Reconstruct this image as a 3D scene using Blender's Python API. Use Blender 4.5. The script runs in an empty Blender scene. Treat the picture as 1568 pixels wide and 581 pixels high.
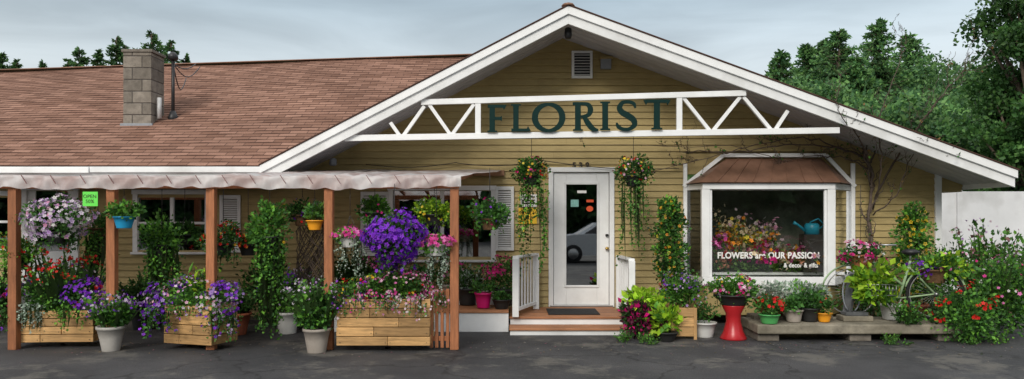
import bpy, math, random
import numpy as np
from mathutils import Vector, Matrix
R=np.random.RandomState(7); random.seed(7)
scene=bpy.context.scene
scene.view_settings.view_transform='Standard'
scene.view_settings.look='None'
scene.view_settings.exposure=0
FPX=1164.0; CAMD=12.0; CAMZ=1.6
def S(px,py,d):   # surveyed point: bearing/height measured, at distance d from the street viewpoint
    return Vector(((px-784)*d/FPX, d-CAMD, CAMZ-(py-335)*d/FPX))
def SX(px,d): return (px-784)*d/FPX
def SZ(py,d): return CAMZ-(py-335)*d/FPX
# ------------------------------------------------------------------ materials
def nt(m): return m.node_tree.nodes, m.node_tree.links
def M(name,col,rough=.6,var=.2,scale=6,bump=.15,bscale=50,metal=0,stretch=(1,1,1),rnd=0,spec=.4,dirt=0):
    m=bpy.data.materials.new(name); m.use_nodes=True; N,L=nt(m)
    b=N['Principled BSDF']; b.inputs['Roughness'].default_value=rough; b.inputs['Metallic'].default_value=metal
    b.inputs['Specular IOR Level'].default_value=spec
    tc=N.new('ShaderNodeTexCoord'); mp=N.new('ShaderNodeMapping'); mp.inputs['Scale'].default_value=stretch
    L.new(tc.outputs['Object'],mp.inputs['Vector'])
    n=N.new('ShaderNodeTexNoise'); n.inputs['Scale'].default_value=scale; n.inputs['Detail'].default_value=6; n.inputs['Roughness'].default_value=.65
    L.new(mp.outputs[0],n.inputs['Vector'])
    mr=N.new('ShaderNodeMapRange'); mr.inputs['From Min'].default_value=.3; mr.inputs['From Max'].default_value=.7
    mr.inputs['To Min'].default_value=1-var; mr.inputs['To Max'].default_value=1+var
    L.new(n.outputs['Fac'],mr.inputs['Value'])
    fac=mr.outputs[0]
    if rnd:
        oi=N.new('ShaderNodeObjectInfo'); m2=N.new('ShaderNodeMapRange'); m2.inputs['To Min'].default_value=1-rnd; m2.inputs['To Max'].default_value=1+rnd
        L.new(oi.outputs['Random'],m2.inputs['Value'])
        mm=N.new('ShaderNodeMath'); mm.operation='MULTIPLY'; L.new(fac,mm.inputs[0]); L.new(m2.outputs[0],mm.inputs[1]); fac=mm.outputs[0]
    vm=N.new('ShaderNodeVectorMath'); vm.operation='SCALE'; vm.inputs[0].default_value=col
    L.new(fac,vm.inputs['Scale']); out=vm.outputs[0]
    if dirt:
        n3=N.new('ShaderNodeTexNoise'); n3.inputs['Scale'].default_value=1.7; n3.inputs['Detail'].default_value=8; L.new(tc.outputs['Object'],n3.inputs['Vector'])
        m3=N.new('ShaderNodeMapRange'); m3.inputs['From Min'].default_value=.48; m3.inputs['From Max'].default_value=.72; m3.inputs['To Max'].default_value=dirt
        L.new(n3.outputs['Fac'],m3.inputs['Value'])
        mx=N.new('ShaderNodeMix'); mx.data_type='RGBA'; L.new(m3.outputs[0],mx.inputs[0]); L.new(out,mx.inputs[6]); mx.inputs[7].default_value=(col[0]*.35,col[1]*.33,col[2]*.28,1); out=mx.outputs[2]
    L.new(out,b.inputs['Base Color'])
    if bump:
        n2=N.new('ShaderNodeTexNoise'); n2.inputs['Scale'].default_value=bscale; n2.inputs['Detail'].default_value=5
        L.new(mp.outputs[0],n2.inputs['Vector'])
        bp=N.new('ShaderNodeBump'); bp.inputs['Strength'].default_value=bump; bp.inputs['Distance'].default_value=.01
        L.new(n2.outputs['Fac'],bp.inputs['Height']); L.new(bp.outputs[0],b.inputs['Normal'])
    return m
white=M('white_paint',(.74,.75,.75),.5,.06,5,.1,30,dirt=.32)
white2=M('white_trim',(.80,.81,.81),.45,.05,5,.05,30,dirt=.2)
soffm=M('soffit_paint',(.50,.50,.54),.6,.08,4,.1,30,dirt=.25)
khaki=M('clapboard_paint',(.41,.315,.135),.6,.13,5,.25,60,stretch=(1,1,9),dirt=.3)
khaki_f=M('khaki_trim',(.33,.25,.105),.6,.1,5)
cedar=M('cedar_post',(.34,.13,.055),.65,.35,4,.3,40,stretch=(8,8,1),rnd=.15,dirt=.35)
pine=M('pallet_pine',(.54,.32,.13),.6,.4,3.5,.4,25,stretch=(1.2,5,14),rnd=.34,dirt=.5)
pineend=M('pallet_post',(.46,.27,.11),.6,.3,4,.4,25,stretch=(9,9,1),rnd=.2)
deckm=M('deck_boards',(.36,.16,.075),.6,.3,4,.3,40,stretch=(1,10,10),rnd=.2,dirt=.4)
copper=M('weathered_copper',(.22,.12,.08),.5,.3,3,.15,20,metal=.2,dirt=.5)
stone=M('weathered_slab',(.24,.215,.165),.9,.35,6,.8,30,dirt=.6)
block=M('concrete_block',(.21,.185,.155),.95,.3,9,.8,60,rnd=.25,dirt=.5)
mortar=M('mortar',(.10,.09,.085),.95,.2,10,.3)
black=M('black_iron',(.02,.02,.022),.45,.1,8,.05)
rubber=M('rubber_mat',(.015,.015,.016),.85,.3,30,.5,120)
terra=M('terracotta',(.36,.10,.05),.75,.2,8,.2)
taupe=M('stone_pot',(.34,.30,.26),.7,.15,6,.2,dirt=.3)
greypot=M('grey_pot',(.40,.38,.35),.6,.15,6,.2,dirt=.3)
whitepot=M('white_pot',(.58,.58,.56),.45,.08,6,.05,dirt=.2)
redpaint=M('red_enamel',(.40,.015,.02),.3,.1,6,.03)
bluepot=M('blue_pot',(.02,.3,.55),.35,.1,6,.03)
yelpot=M('orange_pot',(.8,.33,.02),.35,.1,6,.03)
magpot=M('magenta_pot',(.6,.01,.16),.35,.1,6,.03)
blackpot=M('black_pot',(.02,.02,.02),.5,.1,6,.03)
greenpot=M('green_pot',(.08,.35,.1),.4,.1,6,.03)
tealm=M('teal_can',(.02,.25,.36),.35,.1,6,.03)
coir=M('coir',(.12,.065,.03),.95,.4,30,1,90)
signgreen=M('sign_green',(.004,.024,.021),.6,.1,6,.03,spec=.12)
bikem=M('bike_paint',(.32,.46,.26),.4,.15,8,.03,dirt=.4)
chrome=M('dull_chrome',(.4,.4,.4),.4,.1,8,.03,metal=.9)
bark=M('bark',(.10,.075,.055),.95,.35,8,.8,40,stretch=(3,3,1))
vinebark=M('vine_bark',(.10,.075,.06),.95,.3,12,.5)
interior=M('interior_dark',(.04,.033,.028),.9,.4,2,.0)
bayint=M('bay_interior_wall',(.12,.13,.10),.9,.6,2.5,.0)  # lightened in colour to stand in for light inside the bay
paperw=M('paper_white',(.8,.8,.77),.8,.05); papery=M('paper_yellow',(.8,.5,.04),.8,.08); paperg=M('paper_green',(.15,.75,.1),.8,.05)
paperr=M('sticker_red',(.65,.08,.02),.6,.05); papert=M('sticker_teal',(.2,.42,.38),.6,.3,40)
ink=M('ink',(.05,.04,.03),.8,.05)
fencem=M('white_panel',(.62,.63,.64),.6,.12,.6,.05,dirt=.4)
slate=M('slate',(.1,.105,.11),.8,.4,8,.5)
grassm=M('grass_ground',(.04,.075,.02),.95,.4,1.5,.8,20)
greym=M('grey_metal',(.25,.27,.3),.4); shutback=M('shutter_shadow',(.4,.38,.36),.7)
carpaint=M('car_paint_silver',(.6,.62,.65),.25,.02,2,0,metal=.3)

def asphalt():
    m=bpy.data.materials.new('asphalt'); m.use_nodes=True; N,L=nt(m); b=N['Principled BSDF']
    tc=N.new('ShaderNodeTexCoord')
    def noise(s,d=6,r=.6):
        n=N.new('ShaderNodeTexNoise'); n.inputs['Scale'].default_value=s; n.inputs['Detail'].default_value=d; n.inputs['Roughness'].default_value=r
        L.new(tc.outputs['Object'],n.inputs['Vector']); return n.outputs['Fac']
    def ramp(src,p0,c0,p1,c1):
        r=N.new('ShaderNodeValToRGB'); e=r.color_ramp.elements; e[0].position=p0; e[0].color=(*c0,1); e[1].position=p1; e[1].color=(*c1,1)
        L.new(src,r.inputs[0]); return r.outputs[0]
    base=ramp(noise(.7,8),.35,(.020,.021,.024),.68,(.058,.058,.062))
    speck=ramp(noise(90,4,.85),.42,(.4,.4,.4),.66,(2.4,2.35,2.3))
    mx=N.new('ShaderNodeMix'); mx.data_type='RGBA'; mx.blend_type='MULTIPLY'; mx.inputs[0].default_value=1; L.new(base,mx.inputs[6]); L.new(speck,mx.inputs[7])
    dust=ramp(noise(1.1,12,.75),.52,(0,0,0),.60,(1,1,1))
    mx2=N.new('ShaderNodeMix'); mx2.data_type='RGBA'; mm=N.new('ShaderNodeMath'); mm.operation='MULTIPLY'; mm.inputs[1].default_value=.6
    L.new(dust,mm.inputs[0]); L.new(mm.outputs[0],mx2.inputs[0]); L.new(mx.outputs[2],mx2.inputs[6]); mx2.inputs[7].default_value=(.15,.14,.12,1)
    v=N.new('ShaderNodeTexVoronoi'); v.feature='DISTANCE_TO_EDGE'; v.inputs['Scale'].default_value=.45
    dn=N.new('ShaderNodeTexNoise'); dn.inputs['Scale'].default_value=2.5; dn.inputs['Detail'].default_value=6; L.new(tc.outputs['Object'],dn.inputs['Vector'])
    ad=N.new('ShaderNodeMixRGB'); ad.blend_type='ADD'; ad.inputs[0].default_value=.7; L.new(tc.outputs['Object'],ad.inputs[1]); L.new(dn.outputs['Color'],ad.inputs[2]); L.new(ad.outputs[0],v.inputs['Vector'])
    cr=ramp(v.outputs['Distance'],.003,(.4,.4,.4),.012,(1,1,1))
    mx3=N.new('ShaderNodeMix'); mx3.data_type='RGBA'; mx3.blend_type='MULTIPLY'; mx3.inputs[0].default_value=1; L.new(mx2.outputs[2],mx3.inputs[6]); L.new(cr,mx3.inputs[7])
    L.new(mx3.outputs[2],b.inputs['Base Color'])
    ro=N.new('ShaderNodeMapRange'); ro.inputs['To Min'].default_value=.5; ro.inputs['To Max'].default_value=.95; L.new(noise(.9,4),ro.inputs['Value']); L.new(ro.outputs[0],b.inputs['Roughness'])
    bp=N.new('ShaderNodeBump'); bp.inputs['Strength'].default_value=.8; bp.inputs['Distance'].default_value=.012; L.new(noise(75,4,.8),bp.inputs['Height']); L.new(bp.outputs[0],b.inputs['Normal'])
    return m
asph=asphalt()
def shingle():
    m=bpy.data.materials.new('shingles'); m.use_nodes=True; N,L=nt(m); b=N['Principled BSDF']; b.inputs['Roughness'].default_value=.95; b.inputs['Specular IOR Level'].default_value=.15
    uv=N.new('ShaderNodeUVMap'); uv.uv_map='UVMap'
    br=N.new('ShaderNodeTexBrick'); br.offset=.5; br.inputs['Scale'].default_value=1; br.inputs['Brick Width'].default_value=.30; br.inputs['Row Height'].default_value=.135
    br.inputs['Mortar Size'].default_value=.006; br.inputs['Color1'].default_value=(.17,.09,.062,1); br.inputs['Color2'].default_value=(.29,.165,.12,1); br.inputs['Mortar'].default_value=(.07,.038,.03,1)
    L.new(uv.outputs[0],br.inputs['Vector'])
    n=N.new('ShaderNodeTexNoise'); n.inputs['Scale'].default_value=.6; n.inputs['Detail'].default_value=9; n.inputs['Roughness'].default_value=.6; L.new(uv.outputs[0],n.inputs['Vector'])
    r=N.new('ShaderNodeMapRange'); r.inputs['From Min'].default_value=.3; r.inputs['From Max'].default_value=.7; r.inputs['To Min'].default_value=.82; r.inputs['To Max'].default_value=1.18; L.new(n.outputs['Fac'],r.inputs['Value'])
    n2=N.new('ShaderNodeTexNoise'); n2.inputs['Scale'].default_value=60; n2.inputs['Detail'].default_value=2; L.new(uv.outputs[0],n2.inputs['Vector'])
    r2=N.new('ShaderNodeMapRange'); r2.inputs['From Min'].default_value=.3; r2.inputs['From Max'].default_value=.7; r2.inputs['To Min'].default_value=.75; r2.inputs['To Max'].default_value=1.25; L.new(n2.outputs['Fac'],r2.inputs['Value'])
    mm=N.new('ShaderNodeMath'); mm.operation='MULTIPLY'; L.new(r.outputs[0],mm.inputs[0]); L.new(r2.outputs[0],mm.inputs[1])
    vm=N.new('ShaderNodeVectorMath'); vm.operation='SCALE'; L.new(br.outputs['Color'],vm.inputs[0]); L.new(mm.outputs[0],vm.inputs['Scale'])
    L.new(vm.outputs[0],b.inputs['Base Color'])
    bp=N.new('ShaderNodeBump'); bp.inputs['Strength'].default_value=.5; bp.inputs['Distance'].default_value=.01; L.new(n2.outputs['Fac'],bp.inputs['Height']); L.new(bp.outputs[0],b.inputs['Normal'])
    return m
shing=shingle()
def folmat():
    m=bpy.data.materials.new('foliage'); m.use_nodes=True; N,L=nt(m); b=N['Principled BSDF']; b.inputs['Roughness'].default_value=.55; b.inputs['Specular IOR Level'].default_value=.3
    a=N.new('ShaderNodeAttribute'); a.attribute_name='Col'
    L.new(a.outputs['Color'],b.inputs['Base Color'])
    t=N.new('ShaderNodeBsdfTranslucent'); L.new(a.outputs['Color'],t.inputs['Color'])
    mx=N.new('ShaderNodeMixShader'); mx.inputs[0].default_value=.3
    L.new(b.outputs[0],mx.inputs[1]); L.new(t.outputs[0],mx.inputs[2]); L.new(mx.outputs[0],N['Material Output'].inputs[0]); return m
fol=folmat()
def glassmat(name,refl=.05,tint=(.55,.58,.56)):
    m=bpy.data.materials.new(name); m.use_nodes=True; N,L=nt(m); N.remove(N['Principled BSDF'])
    g=N.new('ShaderNodeBsdfGlossy'); g.inputs['Roughness'].default_value=.015; g.inputs['Color'].default_value=(.95,.97,1,1)
    t=N.new('ShaderNodeBsdfTransparent'); t.inputs['Color'].default_value=(*tint,1)
    lw=N.new('ShaderNodeFresnel'); lw.inputs['IOR'].default_value=1.5
    ad=N.new('ShaderNodeMath'); ad.operation='ADD'; ad.inputs[1].default_value=refl; ad.use_clamp=True; L.new(lw.outputs[0],ad.inputs[0])
    mx=N.new('ShaderNodeMixShader'); L.new(ad.outputs[0],mx.inputs[0]); L.new(t.outputs[0],mx.inputs[1]); L.new(g.outputs[0],mx.inputs[2]); L.new(mx.outputs[0],N['Material Output'].inputs[0]); return m
glass=glassmat('window_glass',.22); glassb=glassmat('bay_glass',.02,(.96,.97,.96))
def canopymat():
    m=bpy.data.materials.new('canopy_plastic'); m.use_nodes=True; N,L=nt(m); b=N['Principled BSDF']; b.inputs['Roughness'].default_value=.4
    tc=N.new('ShaderNodeTexCoord'); n=N.new('ShaderNodeTexNoise'); n.inputs['Scale'].default_value=3; n.inputs['Detail'].default_value=8; L.new(tc.outputs['Object'],n.inputs['Vector'])
    r=N.new('ShaderNodeValToRGB'); e=r.color_ramp.elements; e[0].position=.35; e[0].color=(.60,.48,.46,1); e[1].position=.6; e[1].color=(.85,.83,.83,1); L.new(n.outputs['Fac'],r.inputs[0]); L.new(r.outputs[0],b.inputs['Base Color'])
    t=N.new('ShaderNodeBsdfTranslucent'); L.new(r.outputs[0],t.inputs['Color']); mx=N.new('ShaderNodeMixShader'); mx.inputs[0].default_value=.5
    L.new(b.outputs[0],mx.inputs[1]); L.new(t.outputs[0],mx.inputs[2]); L.new(mx.outputs[0],N['Material Output'].inputs[0]); return m
canm=canopymat()
# ------------------------------------------------------------------ mesh helpers
COL=scene.collection
def E(name,parent=None):
    o=bpy.data.objects.new(name,None); COL.objects.link(o); o.parent=parent; o.empty_display_size=.1; return o
def mesh(name,V,F,mat,parent=None,smooth=False,bev=0,uv=None):
    me=bpy.data.meshes.new(name); me.from_pydata([tuple(v) for v in V],[],F); me.materials.append(mat)
    if smooth: me.polygons.foreach_set('use_smooth',[True]*len(me.polygons))
    if uv is not None:
        l=me.uv_layers.new(name='UVMap')
        for lp in me.loops: l.data[lp.index].uv=uv[lp.vertex_index]
    me.update(); o=bpy.data.objects.new(name,me); COL.objects.link(o); o.parent=parent
    if bev:
        b=o.modifiers.new('b','BEVEL'); b.width=bev; b.segments=2; b.limit_method='ANGLE'
    return o
BF=[(0,1,3,2),(4,6,7,5),(0,4,5,1),(2,3,7,6),(0,2,6,4),(1,5,7,3)]
def box(name,x0,x1,y0,y1,z0,z1,mat,parent=None,bev=.006):
    V=[(x,y,z) for x in (x0,x1) for y in (y0,y1) for z in (z0,z1)]
    return mesh(name,V,BF,mat,parent,bev=min(bev,.3*min(abs(x1-x0),abs(y1-y0),abs(z1-z0))))
def beam(name,a,b,w,h,mat,parent=None,up=(0,0,1),bev=.004):
    a=Vector(a);b=Vector(b);u=(b-a).normalized(); up=Vector(up)
    if abs(u.dot(up))>.98: up=Vector((0,1,0))
    s=u.cross(up).normalized(); t=s.cross(u)
    V=[p+s*(w/2*i)+t*(h/2*j) for p in (a,b) for i in (-1,1) for j in (-1,1)]
    return mesh(name,V,BF,mat,parent,bev=bev)
def lathe(name,prof,c,mat,parent=None,n=28,cap=True):
    V=[];F=[]
    for r,z in prof:
        for i in range(n):
            a=2*math.pi*i/n; V.append((c[0]+r*math.cos(a),c[1]+r*math.sin(a),c[2]+z))
    for k in range(len(prof)-1):
        for i in range(n):
            j=(i+1)%n; F.append((k*n+i,k*n+j,(k+1)*n+j,(k+1)*n+i))
    if cap: F.append(tuple(range(n))[::-1]); F.append(tuple((len(prof)-1)*n+i for i in range(n)))
    return mesh(name,V,F,mat,parent,smooth=True)
def tubes(name,paths,mat,parent=None,n=6):
    V=[];F=[]
    for pts,rad in paths:
        pts=[Vector(p) for p in pts]
        if not hasattr(rad,'__len__'): rad=[rad]*len(pts)
        b0=len(V)
        for k,p in enumerate(pts):
            u=(pts[min(k+1,len(pts)-1)]-pts[max(k-1,0)])
            u=u.normalized() if u.length>1e-6 else Vector((0,0,1))
            s=u.cross(Vector((.31,.87,.38))).normalized(); t=u.cross(s)
            for i in range(n):
                a=2*math.pi*i/n; V.append(p+(s*math.cos(a)+t*math.sin(a))*rad[k])
        for k in range(len(pts)-1):
            for i in range(n):
                j=(i+1)%n; F.append((b0+k*n+i,b0+k*n+j,b0+(k+1)*n+j,b0+(k+1)*n+i))
        F.append(tuple(b0+i for i in range(n))[::-1]); F.append(tuple(b0+(len(pts)-1)*n+i for i in range(n)))
    return mesh(name,V,F,mat,parent,smooth=True)
def text(name,s,loc,size,mat,parent=None,ext=.004,align='CENTER',width=1,off=0):
    c=bpy.data.curves.new(name,'FONT'); c.body=s; c.size=size; c.extrude=ext; c.align_x=align; c.align_y='CENTER'; c.materials.append(mat); c.space_character=1.05; c.offset=off
    o=bpy.data.objects.new(name,c); COL.objects.link(o); o.location=loc; o.rotation_euler=(math.pi/2,0,0); o.scale=(width,1,1); o.parent=parent; return o
# ------------------------------------------------------------------ foliage
def unit(a): return a/np.maximum(np.linalg.norm(a,axis=-1,keepdims=True),1e-6)
LEAF_V=np.array([(0,0,0),(.34,.45,.13),(0,1,-.05),(-.34,.45,.13)]); LEAF_T=np.array([(0,1,2),(0,2,3)])
def flower_tpl(p=5):
    V=[(0,0,0)]
    for i in range(2*p):
        a=math.pi*i/p; r=.5 if i%2==0 else .3; V.append((r*math.cos(a),r*math.sin(a),.14 if i%2==0 else .08))
    return np.array(V),np.array([(0,1+i,1+(i+1)%(2*p)) for i in range(2*p)])
FL_V,FL_T=flower_tpl()
def lump(d,ph,amt): return 1+amt*(np.sin(3.1*d[:,0]+ph[0])*np.sin(3.7*d[:,2]+ph[1])+.6*np.sin(6.3*d[:,0]+5.1*d[:,2]+ph[2]))[:,None]
class Fol:
    def __init__(s): s.V=[];s.T=[];s.C=[];s.n=0;s.ph=R.uniform(0,6,3);s.la=.14
    def add(s,tv,tt,c,u,w,size,col,cm=None,wid=1):
        N=len(c)
        if N==0: return
        u=unit(u); sd=unit(np.cross(u,w)); w=np.cross(sd,u)
        size=np.broadcast_to(np.asarray(size,float),(N,))
        v=c[:,None,:]+size[:,None,None]*(tv[None,:,0,None]*wid*sd[:,None,:]+tv[None,:,1,None]*u[:,None,:]+tv[None,:,2,None]*w[:,None,:])
        k=len(tv); cc=np.repeat(col[:,None,:],k,1)
        if cm is not None: cc=cc*cm[None,:,:]
        s.V.append(v.reshape(-1,3)); s.C.append(cc.reshape(-1,3))
        s.T.append((tt[None]+(s.n+np.arange(N)*k)[:,None,None]).reshape(-1,3)); s.n+=N*k
    def cols(s,cols,N,jit=.2):
        c=np.array(cols,float)[R.randint(0,len(cols),N)]
        return c*(1+R.uniform(-jit,jit,(N,1)))
    def leaves(s,c,u,size,cols,mult=None,wid=1):
        N=len(c); col=s.cols(cols,N)
        if mult is not None: col=col*mult[:,None]
        s.add(LEAF_V,LEAF_T,c,u,R.normal(size=(N,3)),size*R.uniform(.6,1.25,N),col,wid=wid)
    def flw(s,c,nrm,size,cols,eye=None):
        N=len(c)
        if N==0:return
        cm=np.ones((len(FL_V),3)); cm[0]=eye if eye is not None else (.55,.5,.55)
        nrm=unit(nrm+R.normal(size=(N,3))*.35); t=np.cross(nrm,R.normal(size=(N,3)))
        s.add(FL_V,FL_T,c,t,nrm,size*R.uniform(.65,1.25,N),s.cols(cols,N,.22),cm=cm)
    def blob(s,c,r,n,ls,cols,k=16,up=.25,wid=1,spread=.26):
        c=np.array(c,float); r=np.array(r,float)*np.ones(3)
        d=unit(R.normal(size=(k,3))); cp=c+d*r*R.uniform(.35,.82,(k,1)); mu=R.uniform(.45,1.4,k)
        i=R.randint(0,k,n); p=cp[i]+R.normal(size=(n,3))*r*spread
        q=(p-c)/r; L=np.linalg.norm(q,axis=1,keepdims=True); f=np.where(L>1.12,1.12/L*R.uniform(.8,1,(n,1)),1.); p=c+q*f*r*lump(unit(q),s.ph,s.la)
        s.leaves(p,unit(p-c)+R.normal(size=(n,3))*.6+np.array([0,0,up]),ls,cols,mu[i],wid)
    def flowers(s,c,r,n,size,cols,zmin=-.7,eye=None,k=0,sp=.22):
        c=np.array(c,float); r=np.array(r,float)*np.ones(3)
        if k:
            d0=unit(R.normal(size=(k,3))); d0[:,2]=np.where(d0[:,2]<zmin,-d0[:,2],d0[:,2]); d=unit(d0[R.randint(0,k,n)]+R.normal(size=(n,3))*sp)
        else: d=unit(R.normal(size=(n,3)))
        d=d[d[:,2]>zmin]; p=c+d*r*R.uniform(.84,1.12,(len(d),1))*lump(d,s.ph,s.la)
        s.flw(p,d,size,cols,eye)
    def trail(s,p0,L,n,ls,cols,spread=.1,fl=None):
        p0=np.array(p0,float)
        for i in range(n):
            a=R.uniform(0,2*np.pi); st=p0+np.array([math.cos(a),math.sin(a)*.8,0])*spread*R.uniform(.4,1)
            ll=L*R.uniform(.35,1.08); m=max(5,int(ll/ls*2.6)); t=np.linspace(0,1,m)
            ph=R.uniform(0,6,2); p=st[None]+np.stack([.035*np.sin(t*6+ph[0])+math.cos(a)*.05*t,.03*np.sin(t*5+ph[1])+math.sin(a)*.04*t,-ll*t],1)
            p=p+R.normal(size=p.shape)*ls*.3
            s.leaves(p,R.normal(size=p.shape)+np.array([0,0,-.5]),ls,cols,np.full(m,R.uniform(.6,1.35)))
            s.add(LEAF_V,LEAF_T,st[None]+0.,np.array([[0,0,-1.]]),np.array([[0,1.,0]]),ll,np.array([[.05,.08,.02]]),wid=.012/ll*1.2)
            if fl: 
                q=p[R.rand(m)<fl[2]]; s.flw(q+R.normal(size=q.shape)*.02,R.normal(size=q.shape)+np.array([0,-1,.2]),fl[0],fl[1])
    def stems(s,p0,h,spread,n,ls,cols,fl=None,lean=.5,base=.05,wid=1,start=.15):
        p0=np.array(p0,float)
        for i in range(n):
            a=R.uniform(0,2*np.pi); rr=R.uniform(0,1)**.6
            b=p0+np.array([math.cos(a),math.sin(a),0])*base*rr; hh=h*R.uniform(.6,1.05)*(1-.35*rr*lean)
            tip=b+np.array([math.cos(a)*spread*rr,math.sin(a)*spread*rr,hh])
            m=max(4,int(hh/ls*1.8)); t=np.linspace(start,1,m)[:,None]
            bend=np.array([math.cos(a),math.sin(a),0])*spread*rr*.3
            p=b+(tip-b)*t+bend*(t*t-t)
            s.leaves(p,R.normal(size=p.shape)*.9+np.array([0,0,.5]),ls,cols,np.full(m,R.uniform(.6,1.35)),wid)
            s.add(LEAF_V,LEAF_T,b[None],(tip-b)[None],np.array([[.3,1.,0]]),np.linalg.norm(tip-b),np.array([[.05,.1,.025]]),wid=.02/max(hh,.1))
            if fl:
                k=fl[2]; q=tip+R.normal(size=(k,3))*fl[3]; s.flw(q,q-tip+np.array([0,-.03,.04]),fl[0],fl[1])
    def build(s,name,parent=None):
        V=np.concatenate(s.V); T=np.concatenate(s.T); C=np.concatenate(s.C)
        me=bpy.data.meshes.new(name); me.vertices.add(len(V)); me.vertices.foreach_set('co',V.astype(np.float32).ravel())
        me.loops.add(T.size); me.loops.foreach_set('vertex_index',T.astype(np.int32).ravel())
        me.polygons.add(len(T)); me.polygons.foreach_set('loop_start',(np.arange(len(T))*3).astype(np.int32))
        try: me.polygons.foreach_set('loop_total',np.full(len(T),3,np.int32))
        except Exception: pass
        me.update(calc_edges=True)
        a=me.color_attributes.new('Col','FLOAT_COLOR','POINT'); a.data.foreach_set('color',np.concatenate([np.clip(C,0,.95),np.ones((len(C),1))],1).astype(np.float32).ravel())
        me.materials.append(fol); me.validate(); o=bpy.data.objects.new(name,me); COL.objects.link(o); o.parent=parent; return o
G_D=[(.022,.07,.014),(.035,.10,.02)]; G_M=[(.05,.15,.025),(.085,.23,.035),(.06,.17,.04)]; G_L=[(.15,.36,.04),(.11,.29,.04)]; LIME=[(.36,.60,.03),(.44,.66,.05),(.27,.52,.03)]
SILV=[(.38,.48,.38),(.48,.55,.48),(.27,.38,.28)]; PURL=[(.07,.015,.035),(.12,.02,.05)]
PURP=[(.24,.03,.62),(.34,.06,.72),(.16,.02,.48)]; PINK=[(.85,.10,.42),(.9,.22,.55),(.7,.05,.3)]; MAG=[(.6,.01,.18),(.75,.03,.28)]; LILAC=[(.70,.52,.78),(.82,.74,.84),(.52,.32,.66)]
PALEP=[(.85,.5,.64),(.8,.36,.54),(.88,.7,.76)]; RED=[(.68,.012,.015),(.8,.03,.02)]; YEL=[(.9,.6,.03),(.9,.7,.08)]; ORG=[(.9,.30,.03),(.85,.42,.05)]; WHT=[(.85,.85,.8)]; CREAM=[(.85,.7,.45)]
# ------------------------------------------------------------------ ground
mesh('asphalt_parking_lot',[(-150,-60,0),(150,-60,0),(150,6,0),(-150,6,0)],[(0,1,2,3)],asph)
mesh('grass_ground',[(-400,-400,-.006),(400,-400,-.006),(400,600,-.006),(-400,600,-.006)],[(0,1,2,3)],grassm)
# ------------------------------------------------------------------ shop building
shop=E('florist_shop')
AX,AZ=.798,4.597; LX,LZ=-3.55,2.35; RX,RZ=7.135,2.277
SL=(AZ-LZ)/(AX-LX); SR=(AZ-RZ)/(RX-AX)
def roofz(x): return AZ-SL*(AX-x) if x<AX else AZ-SR*(x-AX)
WL,WR=-10.5,6.73; EAVE=2.30
bay=(SX(1050,12),SX(1302,12),SZ(428,12),SZ(236,12))
door=(SX(842,12),SX(938,12),.21,SZ(264,12))
sw=(SX(597,12),SX(757,12),SZ(398,12),SZ(292,12))
w1=(SX(207,12),SX(320,12),SZ(386,12),SZ(298,12))
ld=(SX(38,12),SX(120,12),.08,SZ(292,12))
w0=(SX(-70,12),SX(28,12),SZ(380,12),SZ(300,12))
opens=[bay,door,sw,w1,ld,w0]
V=[];F=[]
h=.104; z=.06
while z<4.6:
    z1=z+h
    def xr(zz):
        if zz<=EAVE: return WL,WR
        xl=AX-(AZ-.05-zz)/SL; x2=AX+(AZ-.05-zz)/SR
        return max(xl,LX-.2),min(x2,WR)
    a0,b0=xr(z); a1,b1=xr(z1)
    if z<=EAVE<z1: a1=a0
    if b0-a0<.1: break
    segs=[(a0,b0,a1,b1)]
    for (ox0,ox1,oz0,oz1) in opens:
        if min(z1,oz1)-max(z,oz0)>.5*h:
            ns=[]
            for (p,q,p1,q1) in segs:
                if ox0>p and ox1<q: ns+= [(p,ox0,p1,ox0),(ox1,q,ox1,q1)]
                else: ns.append((p,q,p1,q1))
            segs=ns
    for (p,q,p1,q1) in segs:
        cuts=[p]
        while cuts[-1]+4.2<q: cuts.append(cuts[-1]+random.uniform(2.4,4.0))
        cuts.append(q)
        for ci in range(len(cuts)-1):
            xa,xb=cuts[ci],cuts[ci+1]; g=.0015
            ta=p1 if ci==0 else xa; tb=q1 if ci==len(cuts)-2 else xb
            o=len(V); j=random.uniform(-.002,.002)
            V+=[(xa+g,-.025+j,z),(xb-g,-.025-j,z),(tb-g,-.001,z1),(ta+g,-.001,z1),(xa+g,.01,z),(xb-g,.01,z)]
            F+=[(o,o+1,o+2,o+3),(o+4,o+5,o+1,o)]
    z=z1
mesh('clapboard_wall',V,F,khaki,shop)
def backing():
    xs=sorted(set([WL,WR]+[o[0] for o in opens]+[o[1] for o in opens]))
    for i in range(len(xs)-1):
        xm=(xs[i]+xs[i+1])/2; ops=[o for o in opens if o[0]<xm<o[1]]
        if ops:
            o=ops[0]
            if o[2]>.15: box('backing',xs[i],xs[i+1],.02,.1,0,o[2],khaki_f,shop,0)
            box('backing',xs[i],xs[i+1],.02,.1,o[3],EAVE,khaki_f,shop,0)
        else: box('backing',xs[i],xs[i+1],.02,.1,0,EAVE,khaki_f,shop,0)
backing()
mesh('gable_backing',[(LX,.03,EAVE),(WR,.03,EAVE),(WR,.03,roofz(WR)-.1),(AX,.03,AZ-.1),(LX,.03,roofz(LX)-.1)],[(0,1,2,3,4)],khaki_f,shop)
box('foundation',WL,WR-.02,.005,.3,-.05,.1,stone,shop)
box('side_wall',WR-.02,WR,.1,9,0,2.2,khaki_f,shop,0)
box('corner_board',WR-.07,WR+.03,-.05,.05,.05,2.42,white,shop)
YF=-1.2; YB=7
def slab(name,x0,x1,y0,y1,dz0,dz1,mat):
    V=[(x,y,roofz(x)+dz) for x in (x0,x1) for y in (y0,y1) for dz in (dz0,dz1)]
    return mesh(name,V,BF,mat,shop)
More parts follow.
